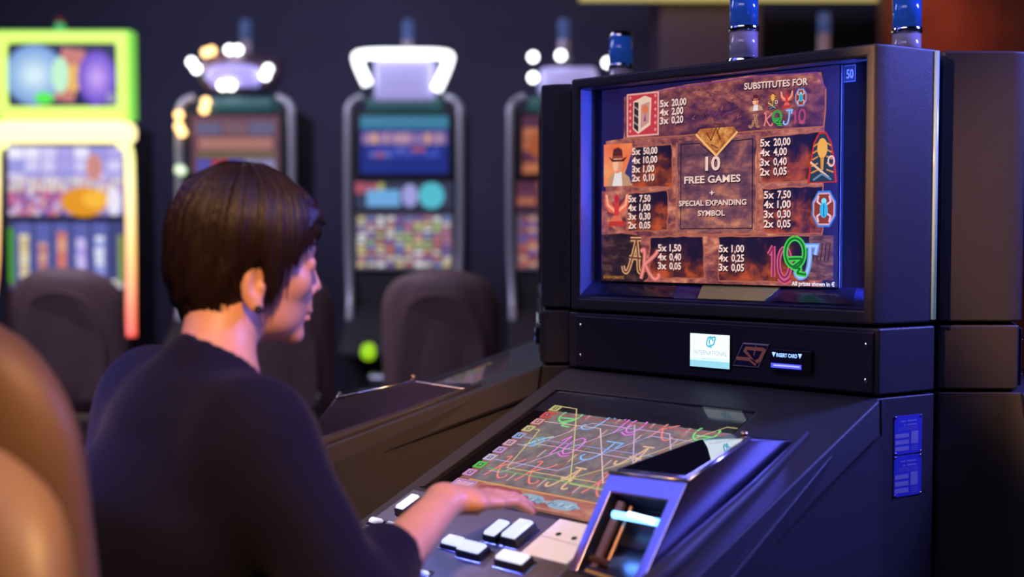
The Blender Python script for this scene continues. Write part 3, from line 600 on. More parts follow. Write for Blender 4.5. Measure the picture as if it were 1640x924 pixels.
bm = bmesh.new(); a, b = fp(.24, .38)-nf*.006, fp(.84, .38)-nf*.006; tube(bm, [a, b], .0042, 12); obj('slot_light', bm, mat('slot_led', (.2, .4, .9), .4, em=(.12, .38, 1.0), es=5), bill, smooth=True)
bm = bmesh.new(); a, b = fp(.44, .36)-nf*.0055+Vector((0, -.0008, 0)), fp(.80, .38)-nf*.0055+Vector((0, -.0008, 0)); tube(bm, [a, b], .0036, 12); obj('slot_light', bm, mat('slot_led_core', (.5, .7, .9), .4, em=(.45, .75, 1.0), es=6), bill, smooth=True)
bm = bmesh.new(); tube(bm, [fp(.25, .24)-nf*.012, fp(.26, .98)-nf*.012], .0055, 4); tube(bm, [fp(.33, .24)-nf*.02, fp(.34, .98)-nf*.02], .003, 8); box_c = fp(.27, .85)
tube(bm, [fp(.18, .82)-nf*.008, fp(.42, .82)-nf*.008], .004, 8); obj('bill_guide', bm, mat('bronze_guide', (.30, .17, .10), .3, .8), bill)
bm = bmesh.new()
hexa(bm, [fp(.20, .99)-nf*.02, fp(.84, .99)-nf*.02, fp(.84, .99)-nf*.002, fp(.20, .99)-nf*.002, fp(.20, .90)-nf*.02, fp(.84, .90)-nf*.02, fp(.84, .93)-nf*.004, fp(.20, .93)-nf*.004]); obj('slot_lip', bm, mat('amber_lip', (.45, .28, .04), .3), bill, bevel=.001)
for a_, b_ in ((FT0, FT1), (FT1, BT1)):
    bm = bmesh.new(); tube(bm, [a_+tn*.0005, b_+tn*.0005], .0022, 8); obj('edge_trim', bm, mat('satin_chrome', (.85, .85, .9), .25, 1), bill, smooth=True)
# side fairing between the bill unit and the tray edge
bm = bmesh.new(); tube(bm, [dk(.214, .105, .0015), dk(.2165, .25, .003), dk(.2125, .40, .005), dk(.208, .56, .006)], [.003, .007, .011, .013], 12, flat=.9)
obj('side_fairing', bm, M_BODY2, cab, smooth=True)
# --- rating plates on the flared side
nx = Vector((.1, -.031, 0)).normalized(); ty = Vector((.031, .1, 0)).normalized(); fbase = Vector((.2632, .0200, 0))
m_pl = mat('blue_anodised_plate', (.10, .12, .85), .35, .4); m_pl2 = mat('pale_plate_field', (.45, .45, .75), .4, .3)
for zt, zb in ((z_(-.1200), z_(-.1700)), (z_(-.1722), z_(-.2255))):
    bm = bmesh.new(); P0 = fbase+ty*.0125; P1 = fbase+ty*.0640
    hexa(bm, [P0+Vector((0, 0, zb))-nx*.0004, P1+Vector((0, 0, zb))-nx*.0004, P1+Vector((0, 0, zb))+nx*.0012, P0+Vector((0, 0, zb))+nx*.0012, P0+Vector((0, 0, zt))-nx*.0004, P1+Vector((0, 0, zt))-nx*.0004, P1+Vector((0, 0, zt))+nx*.0012, P0+Vector((0, 0, zt))+nx*.0012])
    pl = obj('rating_plate', bm, m_pl, cab)
    pc = Pic(P0+Vector((0, 0, zb))+nx*.0013, ty, (0, 0, 1), nx, .0515, zt-zb, .0001)
    for k in range(3): pc.rect(.03, .09+.17*k, .52, .20+.17*k, m_pl2, same=k > 0)
    pc.rect(.60, .25, .86, .58, m_pl2, same=True)
    for k in range(3): pc.stroke([(.62, .08+.05*k), (.86, .08+.05*k)], .012, m_pl2, same=True)
    for k in range(2): pc.stroke([(.22+.1*k, .86-.10*k), (.40, .86-.10*k)], .035, m_pl2, same=True); pc.stroke([(.46, .86-.10*k), (.80, .86-.10*k)], .035, m_pl2, same=True)
    for k in range(3): pc.stroke([(.12, .70-.035*k), (.86, .70-.035*k)], .008, m_pl2, same=True)
    pc.build('plate_print', pl)
    for a, b in ((.04, .03), (.96, .03), (.04, .97), (.96, .97)):
        bm = bmesh.new(); p = P0+ty*(.0515*a)+Vector((0, 0, zb+(zt-zb)*b))+nx*.0012
        bmesh.ops.create_uvsphere(bm, u_segments=12, v_segments=8, radius=.0017); bmesh.ops.translate(bm, verts=bm.verts, vec=p); obj('rivet', bm, M_CHROME, pl, smooth=True)
# light strip up the rear corner of the top box
bm = bmesh.new(); tube(bm, [(.2870, .100, z_(.004)), (.2870, .100, z_(.3560))], .0042, 12); obj('corner_strip', bm, mat('pale_blue_acrylic', (.35, .50, .62), .15, em=(.16, .30, .42), es=.35), cab, smooth=True)
# --- tower light
def tower(parent, x, y, zt, sc_=1.0):
    r = .0215*sc_
    bm = bmesh.new(); lathe(bm, [(r*1.32, 0), (r*1.36, .003), (r*1.26, .020), (r*1.16, .026), (r*1.02, .028)], 32, (x, y, zt)); b = obj('tower_light', bm, M_CHROME, parent, smooth=True, bevel=.0008)
    bm = bmesh.new(); lathe(bm, [(r, .026), (r, .066)], 32, (x, y, zt)); obj('lower_lens', bm, mat('milky_pink_lens', (.62, .52, .58), .18, coat=.6), b, smooth=True)
    bm = bmesh.new(); lathe(bm, [(r*1.04, .066), (r*1.07, .067), (r*1.07, .0735), (r*1.04, .0745)], 32, (x, y, zt)); obj('ring', bm, M_CHROME, b, smooth=True)
    bm = bmesh.new(); lathe(bm, [(r, .0745), (r, .124)], 32, (x, y, zt)); obj('upper_lens', bm, mat('blue_lens', (.03, .13, .62), .12, coat=.8, em=(.02, .10, .5), es=.25), b, smooth=True)
    bm = bmesh.new(); lathe(bm, [(r*1.04, .124), (r*1.05, .125), (r*.9, .133), (r*.3, .136)], 32, (x, y, zt)); obj('cap', bm, M_CHROME, b, smooth=True)
tower(cab, -.035, .150, z_(.3580))
# --- its two neighbours on the same island
def neighbour(ox, oy, deg, label):
    c = copy_tree(cab); c.location = (ox, oy, 0); c.rotation_euler = (0, 0, math.radians(deg)); c['label'] = label; c['group'] = 'identical cabinets of one island'; return c
cab['group'] = 'identical cabinets of one island'
cab2 = neighbour(-.497*S, .205*S, -48, 'dark slot machine beyond the played one, its side rail and chrome bill slot showing')
cab3 = neighbour(.3085, .497, 114.6, 'slot machine at the right edge, only its brown-lit side panels showing')
for o in list(bpy.data.objects):      # the neighbours' recess lamps shine away from the view
    if o.type == 'LIGHT' and o.parent in (cab2, cab3): bpy.data.objects.remove(o)
for ch in list(cab2.children):        # this cabinet is slimmer at the corner where it meets the played one
    if ch.name.startswith('corner_strip'): bpy.data.objects.remove(ch)
    elif ch.name.split('.')[0] in ('housing', 'service_block', 'lower_body'):
        ch.data = ch.data.copy()
        for v in ch.data.vertices:
            if v.co.x > .1 and v.co.y > .15: v.co.x, v.co.y = .04, .195
            elif v.co.x > .25 and v.co.y > .05: v.co.x, v.co.y = .262, .046
# ------------------------------------------------------------ gaming chairs
m_lea = mat('tan_leather', (.15, .085, .050), .5, bump=.25, bscale=90, spec=.4)
m_lea2 = mat('mauve_grey_leather', (.27, .17, .16), .5, bump=.2, bscale=60)
m_shell = mat('dark_chair_shell', (.035, .028, .032), .35)
def backrest_bm(w, h, d, r, curve=.05, nx=16, nz=20, puff=.02):
    """upholstered back: rounded outline, wrapped round the sitter, front at -y side of local frame is +y"""
    bm = bmesh.new(); grid = {}
    for side in (0, 1):
        for i in range(nx+1):
            for j in range(nz+1):
                a = -1+2*i/nx; b = j/nz
                zz = b*h; wtop = 1.0
                if zz > h-r: wtop = (w/2-r*1.0+math.sqrt(max(0, r*r-(zz-(h-r))**2)))/(w/2)
                if zz < r*.4: wtop = min(wtop, (w/2-r*.4+math.sqrt(max(0, (r*.4)**2-(r*.4-zz)**2)))/(w/2))
                x = a*w/2*wtop; cv = curve*(x/(w/2))**2
                e = (1-abs(a)**3.5)*(1-abs(2*b-1)**6); seam = 0
                t = d/2*(.25+.75*max(0, e)**.5)+puff*max(0, e)**.7*(1-.6*math.exp(-((abs(a)-.62)/.05)**2))
                y = cv+(t if side == 0 else -t*.7)
                grid[side, i, j] = bm.verts.new((x, y, zz))
    for side in (0, 1):
        for i in range(nx):
            for j in range(nz):
                q = [grid[side, i, j], grid[side, i+1, j], grid[side, i+1, j+1], grid[side, i, j+1]]
                bm.faces.new(q if side else q[::-1])
    def strip(seq):
        for p, q in zip(seq, seq[1:]): bm.faces.new((grid[(0,)+p], grid[(0,)+q], grid[(1,)+q], grid[(1,)+p]))
    strip([(i, 0) for i in range(nx+1)]+[(nx, j) for j in range(1, nz+1)]+[(i, nz) for i in range(nx-1, -1, -1)]+[(0, j) for j in range(nz-1, -1, -1)])
    bmesh.ops.remove_doubles(bm, verts=bm.verts, dist=1e-5)
    return bm
def make_chair(label, ml, loc, rz, group=None, zb=.62, h=.60, seat=.52, w=.46):
    t = thing('gaming_chair', label, 'chair', loc, rz, group)
    o = obj('backrest', backrest_bm(w, h, .10, .17, .05), ml, t, smooth=True, loc=(0, -.235, zb)); o.rotation_euler = (math.radians(6), 0, 0)
    s2 = o.modifiers.new('s', 'SUBSURF'); s2.levels = 1; s2.render_levels = 1
    bm = bmesh.new(); P = smooth_pts([(-w*.36, .07), (-w*.36, h*.55), (-w*.22, h*.80), (0, h*.85), (w*.22, h*.80), (w*.36, h*.55), (w*.36, .07)], 5)
    A = [bm.verts.new((x, -.046-.0+.04*(x/(w/2))**2, z)) for x, z in P]; B = [bm.verts.new((x, -.062+.04*(x/(w/2))**2, z)) for x, z in P]; n = len(P)
    for i in range(n): bm.faces.new((A[i], A[(i+1) % n], B[(i+1) % n], B[i]))
    bm.faces.new(B); bm.faces.new(A[::-1]); sh = obj('back_shell', bm, ml if ml is m_lea2 else m_shell, t, loc=(0, -.235, zb)); sh.rotation_euler = (math.radians(6), 0, 0)
    bm = bmesh.new(); bmesh.ops.create_cube(bm, size=1, matrix=Matrix.Translation((0, .0, seat))@Matrix.Diagonal((w, .44, .10, 1)))
    obj('seat', bm, ml, t, bevel=.035, seg=4)
    for sx in (-1, 1):
        bm = bmesh.new(); tube(bm, smooth_pts([(sx*.17, .05, seat-.06), (sx*.17, -.22, seat-.05), (sx*.17, -.285, seat+.06), (sx*.17, -.268, zb+.12)], 5), .012, 8); obj('back_bracket', bm, M_CHROME, t, smooth=True)
    bm = bmesh.new(); lathe(bm, [(.03, .04), (.03, seat-.06), (.08, seat-.05)], 20); obj('pedestal', bm, M_CHROME, t, smooth=True, bevel=.001)
    bm = bmesh.new(); lathe(bm, [(.235, 0), (.235, .01), (.20, .022), (.05, .045), (.03, .05)], 32); obj('base', bm, M_STEEL, t, smooth=True)
    bm = bmesh.new(); pts = [(.17*math.cos(a), .17*math.sin(a)*.9, .26) for a in np.linspace(0, 2*PI, 25)]; tube(bm, pts, .009, 8); obj('foot_ring', bm, M_CHROME, t, smooth=True)
    return t
make_chair('tan leather chair on which the woman in the navy sweater sits', m_lea, (-.240, -.90, 0), math.radians(4), 'tan leather chairs', zb=.65, h=.60)
make_chair('empty tan leather chair in front, its curved back edge at the lower left corner', m_lea, (.05, -1.515, 0), math.radians(190), 'tan leather chairs', zb=.53, h=.60)
gl_ = 'gaming chairs before the far machines'
for lat, dist, rz, lab in ((-1.79, 5.0, RZ, 'grey upholstered chair in front of the yellow-framed machine'), (-.93, 4.8, RZ+.05, 'grey upholstered chair half hidden behind the woman at her face'),
                           (-.262, 4.75, RZ-.04, 'round-backed grey chair before the machine with the white light arch')):
    p = R_(lat, dist); c = make_chair(lab, m_lea2, (p.x, p.y, 0), rz, gl_, zb=.60, h=.60)
# ------------------------------------------------------------ far machines
def cells(pc, u0, v0, u1, v1, nu, nv, cols, s=.9, jit=.3, fill=1.0):
    k = 0
    for i in range(nu):
        for j in range(nv):
            if random.random() > fill: continue
            a = u0+(u1-u0)*i/nu; b = v0+(v1-v0)*j/nv; du = (u1-u0)/nu; dv = (v1-v0)/nv
            pc.poly([(a+du*random.uniform(0, jit), b+dv*random.uniform(0, jit)), (a+du*(1-random.uniform(0, jit)), b+dv*random.uniform(0, jit)), (a+du*(1-random.uniform(0, jit)), b+dv*(1-random.uniform(0, jit))), (a+du*random.uniform(0, jit), b+dv*(1-random.uniform(0, jit)))], glow(random.choice(cols), s), same=k > 0); k += 1
def screen(parent, name, x0, x1, z0, z1, y, draw, shell=.02):
    bm = bmesh.new(); box(bm, x0-shell, x1+shell, y, y+.03, z0-shell, z1+shell); sh = obj('bezel', bm, M_BLACK, parent, bevel=.004)
    pc = Pic((x0, y-.001, z0), (1, 0, 0), (0, 0, 1), (0, -1, 0), x1-x0, z1-z0, .0004); draw(pc); pc.build(name, sh)
def far_lamp(t, z, y=.25, x=0, cols=None):
    bm = bmesh.new(); lathe(bm, [(.045, 0), (.045, .02), (.034, .03), (.034, .12)], 24, (x, y, z)); b = obj('tower_light', bm, cols or mat('milky_pink_lens'), t, smooth=True)
    bm = bmesh.new(); lathe(bm, [(.034, .12), (.034, .22), (.02, .235)], 24, (x, y, z)); obj('upper_lens', bm, mat('dim_blue_lens', (.08, .12, .30), .2, em=(.05, .08, .2), es=.5), b, smooth=True)
# yellow-framed machine
p = R_(-2.372, 6.3); ym = thing('slot_machine', 'tall slot machine edged in glowing yellow-green, gold and orange light', 'slot machine', (p.x, p.y, 0), RZ)
bm = bmesh.new(); prism(bm, [(-.33, .02), (.33, .02), (.33, .5), (-.33, .5)], 0, 1.93); obj('cabinet', bm, M_BODY, ym, bevel=.02)
bm = bmesh.new(); box(bm, -.30, .30, -.28, .05, .66, .80); obj('button_deck', bm, M_BODY2, ym, bevel=.03)
def ring_frame(w0, w1, z0, z1, th, y0, y1):
    bm = bmesh.new(); O = [(w0, z0), (w1, z0), (w1, z1), (w0, z1)]; I = [(w0+th, z0+th), (w1-th, z0+th), (w1-th, z1-th), (w0+th, z1-th)]
    V = {}
    for k, (P, y) in enumerate(((O, y0), (I, y0), (I, y1), (O, y1))): V[k] = [bm.verts.new((x, y, z)) for x, z in P]
    for k in range(4):
        for i in range(4):
            j = (i+1) % 4; bm.faces.new((V[k][i], V[k][j], V[(k+1) % 4][j], V[(k+1) % 4][i]))
    return bm
bm = bmesh.new(); box(bm, -.32, .32, .01, .12, 1.97, 2.37); obj('topper_box', bm, M_BLACK, ym, bevel=.01)
obj('topper_light_frame', ring_frame(-.345, .345, 1.955, 2.40, .055, -.04, .10), mat('green_yellow_light', (.5, .6, .2), .4, em=lin((206, 240, 100)), es=1.15), ym, bevel=.022, seg=4)
obj('topper_trim', ring_frame(-.36, .36, 1.945, 2.415, .02, .0, .11), mat('green_edge_light', (.3, .6, .2), .4, em=lin((120, 210, 70)), es=.9), ym, bevel=.01)
def d_top(pc):
    pc.rect(0, 0, 1, 1, glow((40, 46, 90), .7))
    for k in range(9): r = 1-k/9; pc.disk(.24, .5, .25*r+.03, .46*r+.04, glow((int(120+12*k), int(160+10*k), int(215+4*k)), .9))
    pc.poly([(.42, .1), (.60, .05), (.72, .9), (.50, .95)], glow((206, 130, 120), .85)); pc.disk(.60, .45, .10, .22, glow((232, 180, 90), .95)); pc.disk(.48, .5, .08, .3, glow((190, 240, 200), .95))
    for k in range(7): r = 1-k/7; pc.disk(.82, .45, .16*r+.02, .42*r+.03, glow((110+15*k, 80+14*k, 200+7*k), .9))
    pc.disk(.33, .12, .09, .1, glow((90, 230, 80), 1)); pc.disk(.95, .12, .05, .1, glow((150, 140, 190), .9))
screen(ym, 'topper_screen', -.285, .285, 2.015, 2.335, -.005, d_top, .006)
bm = bmesh.new(); box(bm, -.36, .36, -.06, .12, 1.82, 1.935); obj('gold_light_bar', bm, mat('pale_gold_light', (.8, .7, .3), .4, em=(1.0, .86, .40), es=1.7), ym, bevel=.045, seg=5)
def grad_light(name, z0, z1, stops, es):
    m = bpy.data.materials.new(name); m.use_nodes = True; nt = m.node_tree; b = nt.nodes['Principled BSDF']; tc = nt.nodes.new('ShaderNodeTexCoord'); sp = nt.nodes.new('ShaderNodeSeparateXYZ'); mr = nt.nodes.new('ShaderNodeMapRange'); r = nt.nodes.new('ShaderNodeValToRGB')
    mr.inputs[1].default_value = z0; mr.inputs[2].default_value = z1; nt.links.new(tc.outputs['Object'], sp.inputs[0]); nt.links.new(sp.outputs[2], mr.inputs[0]); nt.links.new(mr.outputs[0], r.inputs[0]); el = r.color_ramp.elements
    while len(el) < len(stops): el.new(.5)
    for e, (p_, c) in zip(el, stops): e.position = p_; e.color = (*lin(c), 1)
    nt.links.new(r.outputs[0], b.inputs['Emission Color']); b.inputs['Emission Strength'].default_value = es; return m
m_gr = grad_light('led_strip_orange_to_yellow', .78, 1.82, [(0, (240, 70, 40)), (.15, (250, 110, 50)), (.45, (255, 190, 90)), (.8, (255, 236, 150)), (1, (240, 240, 120))], 1.5)
for sx in (-1, 1):
    bm = bmesh.new(); tube(bm, smooth_pts([(sx*.30, -.03, 1.815), (sx*.348, -.03, 1.78), (sx*.356, -.03, 1.6), (sx*.362, -.05, 1.2), (sx*.372, -.09, .95), (sx*.375, -.10, .80)], 6), .026, 10, flat=1); obj('side_light', bm, m_gr, ym, smooth=True)
vio = [(150, 140, 220), (190, 180, 235), (230, 226, 245), (170, 150, 215), (200, 190, 240)]
def d_up(pc):
    pc.rect(0, 0, 1, 1, glow((150, 140, 206), .9)); cells(pc, 0, .45, 1, 1, 7, 3, [(170, 160, 226), (206, 200, 240), (226, 224, 246), (150, 150, 220)], .95, .1)
    cells(pc, .0, .34, 1, .56, 22, 2, [(226, 190, 160), (206, 200, 190), (190, 160, 190), (236, 226, 200)], .95, .2); cells(pc, 0, 0, .5, .36, 9, 4, [(206, 90, 130), (226, 200, 226), (110, 80, 160), (226, 150, 120), (150, 60, 120)], .9, .2)
    pc.disk(.66, .20, .20, .22, glow((226, 150, 40), .95)); pc.disk(.76, .24, .12, .13, glow((240, 180, 60), 1)); pc.disk(.75, .70, .07, .2, glow((206, 140, 130), .9)); pc.disk(.92, .2, .06, .2, glow((230, 226, 240), .95))
def d_reel(pc):
    pc.rect(0, 0, 1, 1, glow((70, 74, 130), .8)); cells(pc, 0, .02, 1, .16, 14, 1, [(206, 200, 190), (90, 80, 110), (150, 190, 150), (226, 226, 220)], .9, .15)
    cc = [[(214, 196, 130), (226, 214, 170)], [(190, 110, 110), (214, 160, 130)], [(214, 120, 90), (226, 160, 110)], [(170, 150, 226), (206, 190, 240)], [(150, 160, 226), (226, 230, 246)]]
    for k in range(5):
        u = .13+.165*k; pc.rect(u-.065, .16, u+.065, .98, glow((96, 104, 176), .85)); cells(pc, u-.045, .18, u+.045, random.uniform(.6, .95), 1, 7, cc[k], .95, .12)
    pc.rect(0, .1, .04, .9, glow((80, 170, 60), .8)); pc.rect(.95, .1, 1, .8, glow((140, 160, 90), .8))
screen(ym, 'upper_screen', -.30, .31, 1.435, 1.80, 0, d_up, .01); screen(ym, 'reel_screen', -.30, .31, 1.04, 1.405, 0, d_reel, .01)
bm = bmesh.new(); lathe(bm, [(.03, 0), (.03, .035), (.02, .05)], 16, (-.03, .05, 2.41)); bq = obj('tower_light', bm, mat('green_lens', (.1, .5, .2), .3, em=(.05, .35, .12), es=.6), ym, smooth=True)
bm = bmesh.new(); lathe(bm, [(.028, .05), (.026, .07), (.01, .08)], 16, (-.03, .05, 2.41)); obj('upper_lens', bm, mat('red_lens', (.4, .03, .05), .3), bq, smooth=True)
# three machines with lit toppers
bulb_w = mat('white_bulb', (.9, .9, .9), .3, em=(.95, 1.0, .98), es=5); bulb_glint_o = mat('amber_bulb_and_glint', (.9, .6, .3), .3, em=(1.0, .62, .22), es=3.2); glint_g = mat('green_white_glint', (.7, .8, .6), .3, em=(.75, .95, .6), es=1.3)
def sphere_part(t, name, pts, r, m):
    for q in pts:
        bm = bmesh.new(); bmesh.ops.create_uvsphere(bm, u_segments=14, v_segments=10, radius=r); bmesh.ops.translate(bm, verts=bm.verts, vec=q); obj(name, bm, m, t, smooth=True)
def classic(label, lat, dist, cab_col, draw_top, draw_mid, draw_reel, group=None):
    p = R_(lat, dist); t = thing('slot_machine', label, 'slot machine', (p.x, p.y, 0), RZ, group)
    bm = bmesh.new(); prism(bm, [(-.30, .0), (.30, .0), (.325, .06), (.325, .55), (-.325, .55), (-.325, .06)], 0, 2.0); obj('cabinet', bm, cab_col, t, bevel=.02)
    for sx in (-1, 1):
        bm = bmesh.new(); tube(bm, smooth_pts([(sx*.22, -.0, 2.06), (sx*.285, -.01, 2.02), (sx*.297, -.015, 1.9), (sx*.297, -.015, 1.3), (sx*.285, -.05, 1.02), (sx*.28, -.12, .88)], 6), .021, 12); obj('chrome_rail', bm, mat('pale_satin_rail', (.70, .72, .80), .35, .5), t, smooth=True)
    bm = bmesh.new(); box(bm, -.20, .20, -.02, .2, 1.98, 2.06); obj('header', bm, mat('teal_header', (.05, .12, .13), .3, em=(.02, .10, .10), es=.5), t, bevel=.02)
    screen(t, 'top_screen', -.23, .235, 1.655, 1.96, -.02, draw_top); screen(t, 'middle_screen', -.26, .26, 1.465, 1.615, -.02, draw_mid, .01); screen(t, 'reel_screen', -.26, .26, 1.15, 1.445, -.02, draw_reel, .01)
    bm = bmesh.new(); hexa(bm, [(-.31, -.34, .70), (.31, -.34, .70), (.31, .02, .70), (-.31, .02, .70), (-.31, -.34, .76), (.31, -.34, .76), (.31, .0, .96), (-.31, .0, .96)]); dkk = obj('button_deck', bm, M_BODY2, t, bevel=.02)
    bm = bmesh.new(); lathe(bm, [(.045, 0), (.045, .02), (.03, .04)], 20, (-.155, -.31, .735)); bmesh.ops.rotate(bm, verts=bm.verts, cent=(-.155, -.31, .735), matrix=Matrix.Rotation(math.radians(55), 3, 'X')); obj('start_button', bm, mat('lime_button', (.3, .6, .02), .3, em=(.30, .62, .01), es=1.0), dkk, smooth=True)
    for k in range(5):
        bm = bmesh.new(); box(bm, -.06+.06*k, -.02+.06*k, -.31, -.27, .75, .785); obj('button', bm, mat('dim_button', (.2, .2, .22), .4), dkk, bevel=.004)
    bm = bmesh.new(); box(bm, -.16, .06, -.40, -.33, .52, .64); obj('coin_tray', bm, M_STEEL, t, bevel=.03)
    far_lamp(t, 2.28)
    return t
def d_sky(pc):
    pc.rect(0, 0, 1, 1, glow((26, 44, 130), .85)); pc.rect(0, .78, 1, 1, glow((60, 130, 160), .8)); cells(pc, .02, .5, .98, .72, 16, 1, [(190, 150, 170), (226, 170, 140), (150, 120, 170)], .8, .1); cells(pc, .1, .28, .9, .46, 10, 2, [(60, 80, 180), (110, 110, 190), (170, 90, 110), (40, 60, 160)], .85, .1)
def d_cyan(pc): pc.rect(0, 0, 1, 1, glow((60, 66, 90), .7)); cells(pc, 0, .5, .3, 1, 4, 1, [(190, 190, 90), (190, 90, 110)], .8, .2); pc.rect(.12, .12, .46, .7, glow((110, 170, 220), .9)); pc.disk(.56, .5, .08, .4, glow((160, 160, 220), .9)); pc.disk(.78, .5, .13, .46, glow((84, 190, 206), .9))
def reelmix(cols):
    def f(pc): pc.rect(0, 0, 1, 1, glow((90, 84, 104), .8)); cells(pc, .02, .04, .98, .96, 10, 9, cols, .85, .25)
    return f
mix1 = [(214, 196, 130), (190, 120, 150), (206, 200, 190), (110, 130, 190), (170, 190, 120), (226, 226, 226), (190, 110, 100), (120, 90, 160)]
m3 = classic('far slot machine topped by a solid white arch of light', -.571, 6.3, M_BODY, d_sky, d_cyan, reelmix(mix1))
bm = bmesh.new(); tube(bm, smooth_pts([(-.185, -.06, 2.12), (-.235, -.05, 2.235), (-.215, -.05, 2.275), (0, -.06, 2.28), (.215, -.05, 2.275), (.235, -.05, 2.235), (.175, -.06, 2.09)], 8), [.028]*49, 12)
obj('light_arch', bm, mat('arch_neon', (.9, .9, .9), .3, em=(.95, 1, .98), es=2.6), m3, smooth=True)
bm = bmesh.new(); prism(bm, [(-.15, -.04), (.15, -.04), (.17, .12), (-.17, .12)], 2.04, 2.26); obj('topper_sign', bm, mat('lilac_backlit_sign', (.5, .45, .8), .4, em=lin((176, 170, 236)), es=.5), m3, bevel=.02)
def d_pink(pc): pc.rect(0, 0, 1, 1, glow((120, 78, 92), .6)); cells(pc, .05, .66, .95, .9, 3, 1, [(110, 106, 140), (130, 100, 110)], .65, .1); pc.rect(.08, .42, .92, .62, glow((190, 130, 116), .65)); pc.rect(.05, .30, .95, .36, glow((130, 130, 70), .6)); cells(pc, .05, .02, .95, .26, 5, 1, [(90, 90, 180), (190, 70, 80), (150, 150, 190)], .7, .1)
def d_red(pc): pc.rect(0, 0, 1, 1, glow((110, 60, 60), .7)); cells(pc, 0, 0, 1, 1, 5, 5, [(170, 100, 80), (120, 70, 90), (200, 120, 80), (90, 50, 80)], .7, .1)
m2 = classic('far slot machine right behind the head of the woman, oval topper with four bulb clusters', -1.461, 6.3, M_BODY, d_pink, d_pink, reelmix([(150, 120, 160), (110, 100, 140), (170, 160, 190)]))
bm = bmesh.new(); lathe(bm, [(.12, -.02), (.20, .06), (.225, .15), (.20, .20), (.10, .22)], 32, (0, .12, 2.08)); bmesh.ops.scale(bm, verts=bm.verts, vec=(1.08, .6, 1)); obj('topper_dish', bm, mat('plum_dish', (.16, .10, .16), .25, .3), m2, smooth=True)
bm = bmesh.new(); lathe(bm, [(.13, .05), (.175, .10), (.165, .16), (.10, .18)], 28, (0, .04, 2.06)); bmesh.ops.scale(bm, verts=bm.verts, vec=(1, .55, 1)); obj('topper_sign', bm, mat('violet_backlit_sign', (.5, .45, .8), .4, em=lin((150, 140, 226)), es=.95), m2, smooth=True)
sphere_part(m2, 'bulb', [(-.215, -.06, 2.235), (-.190, -.06, 2.20), (-.015, -.07, 2.298), (.03, -.07, 2.298), (.185, -.06, 2.20), (.17, -.06, 2.165), (-.05, -.08, 2.11), (-.005, -.08, 2.11)], .024, bulb_w)
sphere_part(m2, 'amber_bulb_and_glint', [(-.14, -.06, 2.285), (-.11, -.06, 2.295), (-.145, -.05, 2.03), (-.155, -.05, 1.99), (-.285, -.06, 1.96), (-.285, -.06, 1.90), (-.27, -.06, 1.87)], .024, bulb_glint_o)  # topper bulbs first, then chrome reflections modelled as glowing balls
sphere_part(m2, 'green_glint', [(-.275, -.06, 1.67), (-.285, -.06, 1.675)], .024, glint_g)  # a reflection in the chrome rail, added as glowing balls
def d_redtop(pc): d_red(pc); pc.disk(.35, .5, .3, .3, glow((170, 90, 50), .8))
m4 = classic('far slot machine half hidden behind the island, red screens and round white bulbs', .285, 6.3, M_BODY, d_redtop, d_red, reelmix([(190, 90, 60), (110, 80, 150), (206, 150, 120), (150, 60, 60)]))
bm = bmesh.new(); prism(bm, [(-.13, -.02), (.16, -.02), (.18, .14), (-.15, .14)], 2.08, 2.22); obj('topper_sign', bm, mat('lilac_backlit_sign'), m4, bevel=.03)
sphere_part(m4, 'bulb', [(-.175, -.06, 2.262), (-.175, -.06, 2.155), (-.03, -.06, 2.27), (.215, -.06, 2.232)], .026, bulb_w)
p = R_(1.66, 6.1)
m5 = copy_tree(m3); m5.location = (p.x, p.y, 0); m5['label'] = 'slot machine hidden behind the paytable screen, only its blue lamp rising above'
for ch in list(m5.children):
    if ch.name.startswith(('light_arch', 'topper_sign')): bpy.data.objects.remove(ch)
# ------------------------------------------------------------ the woman
def surface_net(f, lo, hi, h):
    """closed smooth surface of the field f < 0"""
    lo = np.array(lo, float); n = np.ceil((np.array(hi)-lo)/h).astype(int)+1
    X, Y, Z = np.meshgrid(*[lo[a]+h*np.arange(n[a]) for a in range(3)], indexing='ij')
    D = f(np.stack([X, Y, Z], -1).reshape(-1, 3)).reshape(n); s = D < 0
    cell = np.zeros(np.array(D.shape)-1, int); acc = np.zeros(cell.shape+(3,)); cnt = np.zeros(cell.shape)
    def sl(a, d): return tuple(slice(o, D.shape[k]-1+o) for k, o in enumerate(d))
    corners = [(i, j, k) for i in (0, 1) for j in (0, 1) for k in (0, 1)]
    for a in corners:
        for ax in range(3):
            if a[ax]: continue
            b = list(a); b[ax] = 1
            da, db = D[sl(0, a)], D[sl(0, b)]; cr = (da < 0) != (db < 0); t = np.where(cr, da/(da-db+1e-12), 0)
            for k in range(3): acc[..., k] += np.where(cr, a[k]+(t if k == ax else 0), 0)
            cnt += cr
    idx = -np.ones(cell.shape, int); act = cnt > 0; idx[act] = np.arange(act.sum())
    P = np.argwhere(act)+acc[act]/cnt[act][:, None]; V = lo+P*h; F = []
    for ax in range(3):
        u, v = (ax+1) % 3, (ax+2) % 3
        A = [slice(1, D.shape[k]-1) for k in range(3)]; A[ax] = slice(0, D.shape[ax]-1); B = list(A); B[ax] = slice(1, D.shape[ax])
        sa, sb = s[tuple(A)], s[tuple(B)]
        for flip, m in ((False, sa & ~sb), (True, ~sa & sb)):
            q = np.argwhere(m); q[:, u] += 1; q[:, v] += 1
            def g(du, dv): r = q.copy(); r[:, u] += du; r[:, v] += dv; return idx[tuple(r.T)]
            f4 = np.stack([g(-1, -1), g(0, -1), g(0, 0), g(-1, 0)], 1)
            F.append(f4[:, ::-1] if flip else f4)
    return V, np.concatenate(F)
def smin(a, b, k): h = np.clip(.5+.5*(b-a)/k, 0, 1); return b*(1-h)+a*h-k*h*(1-h)
def smax(a, b, k): return -smin(-a, -b, k)
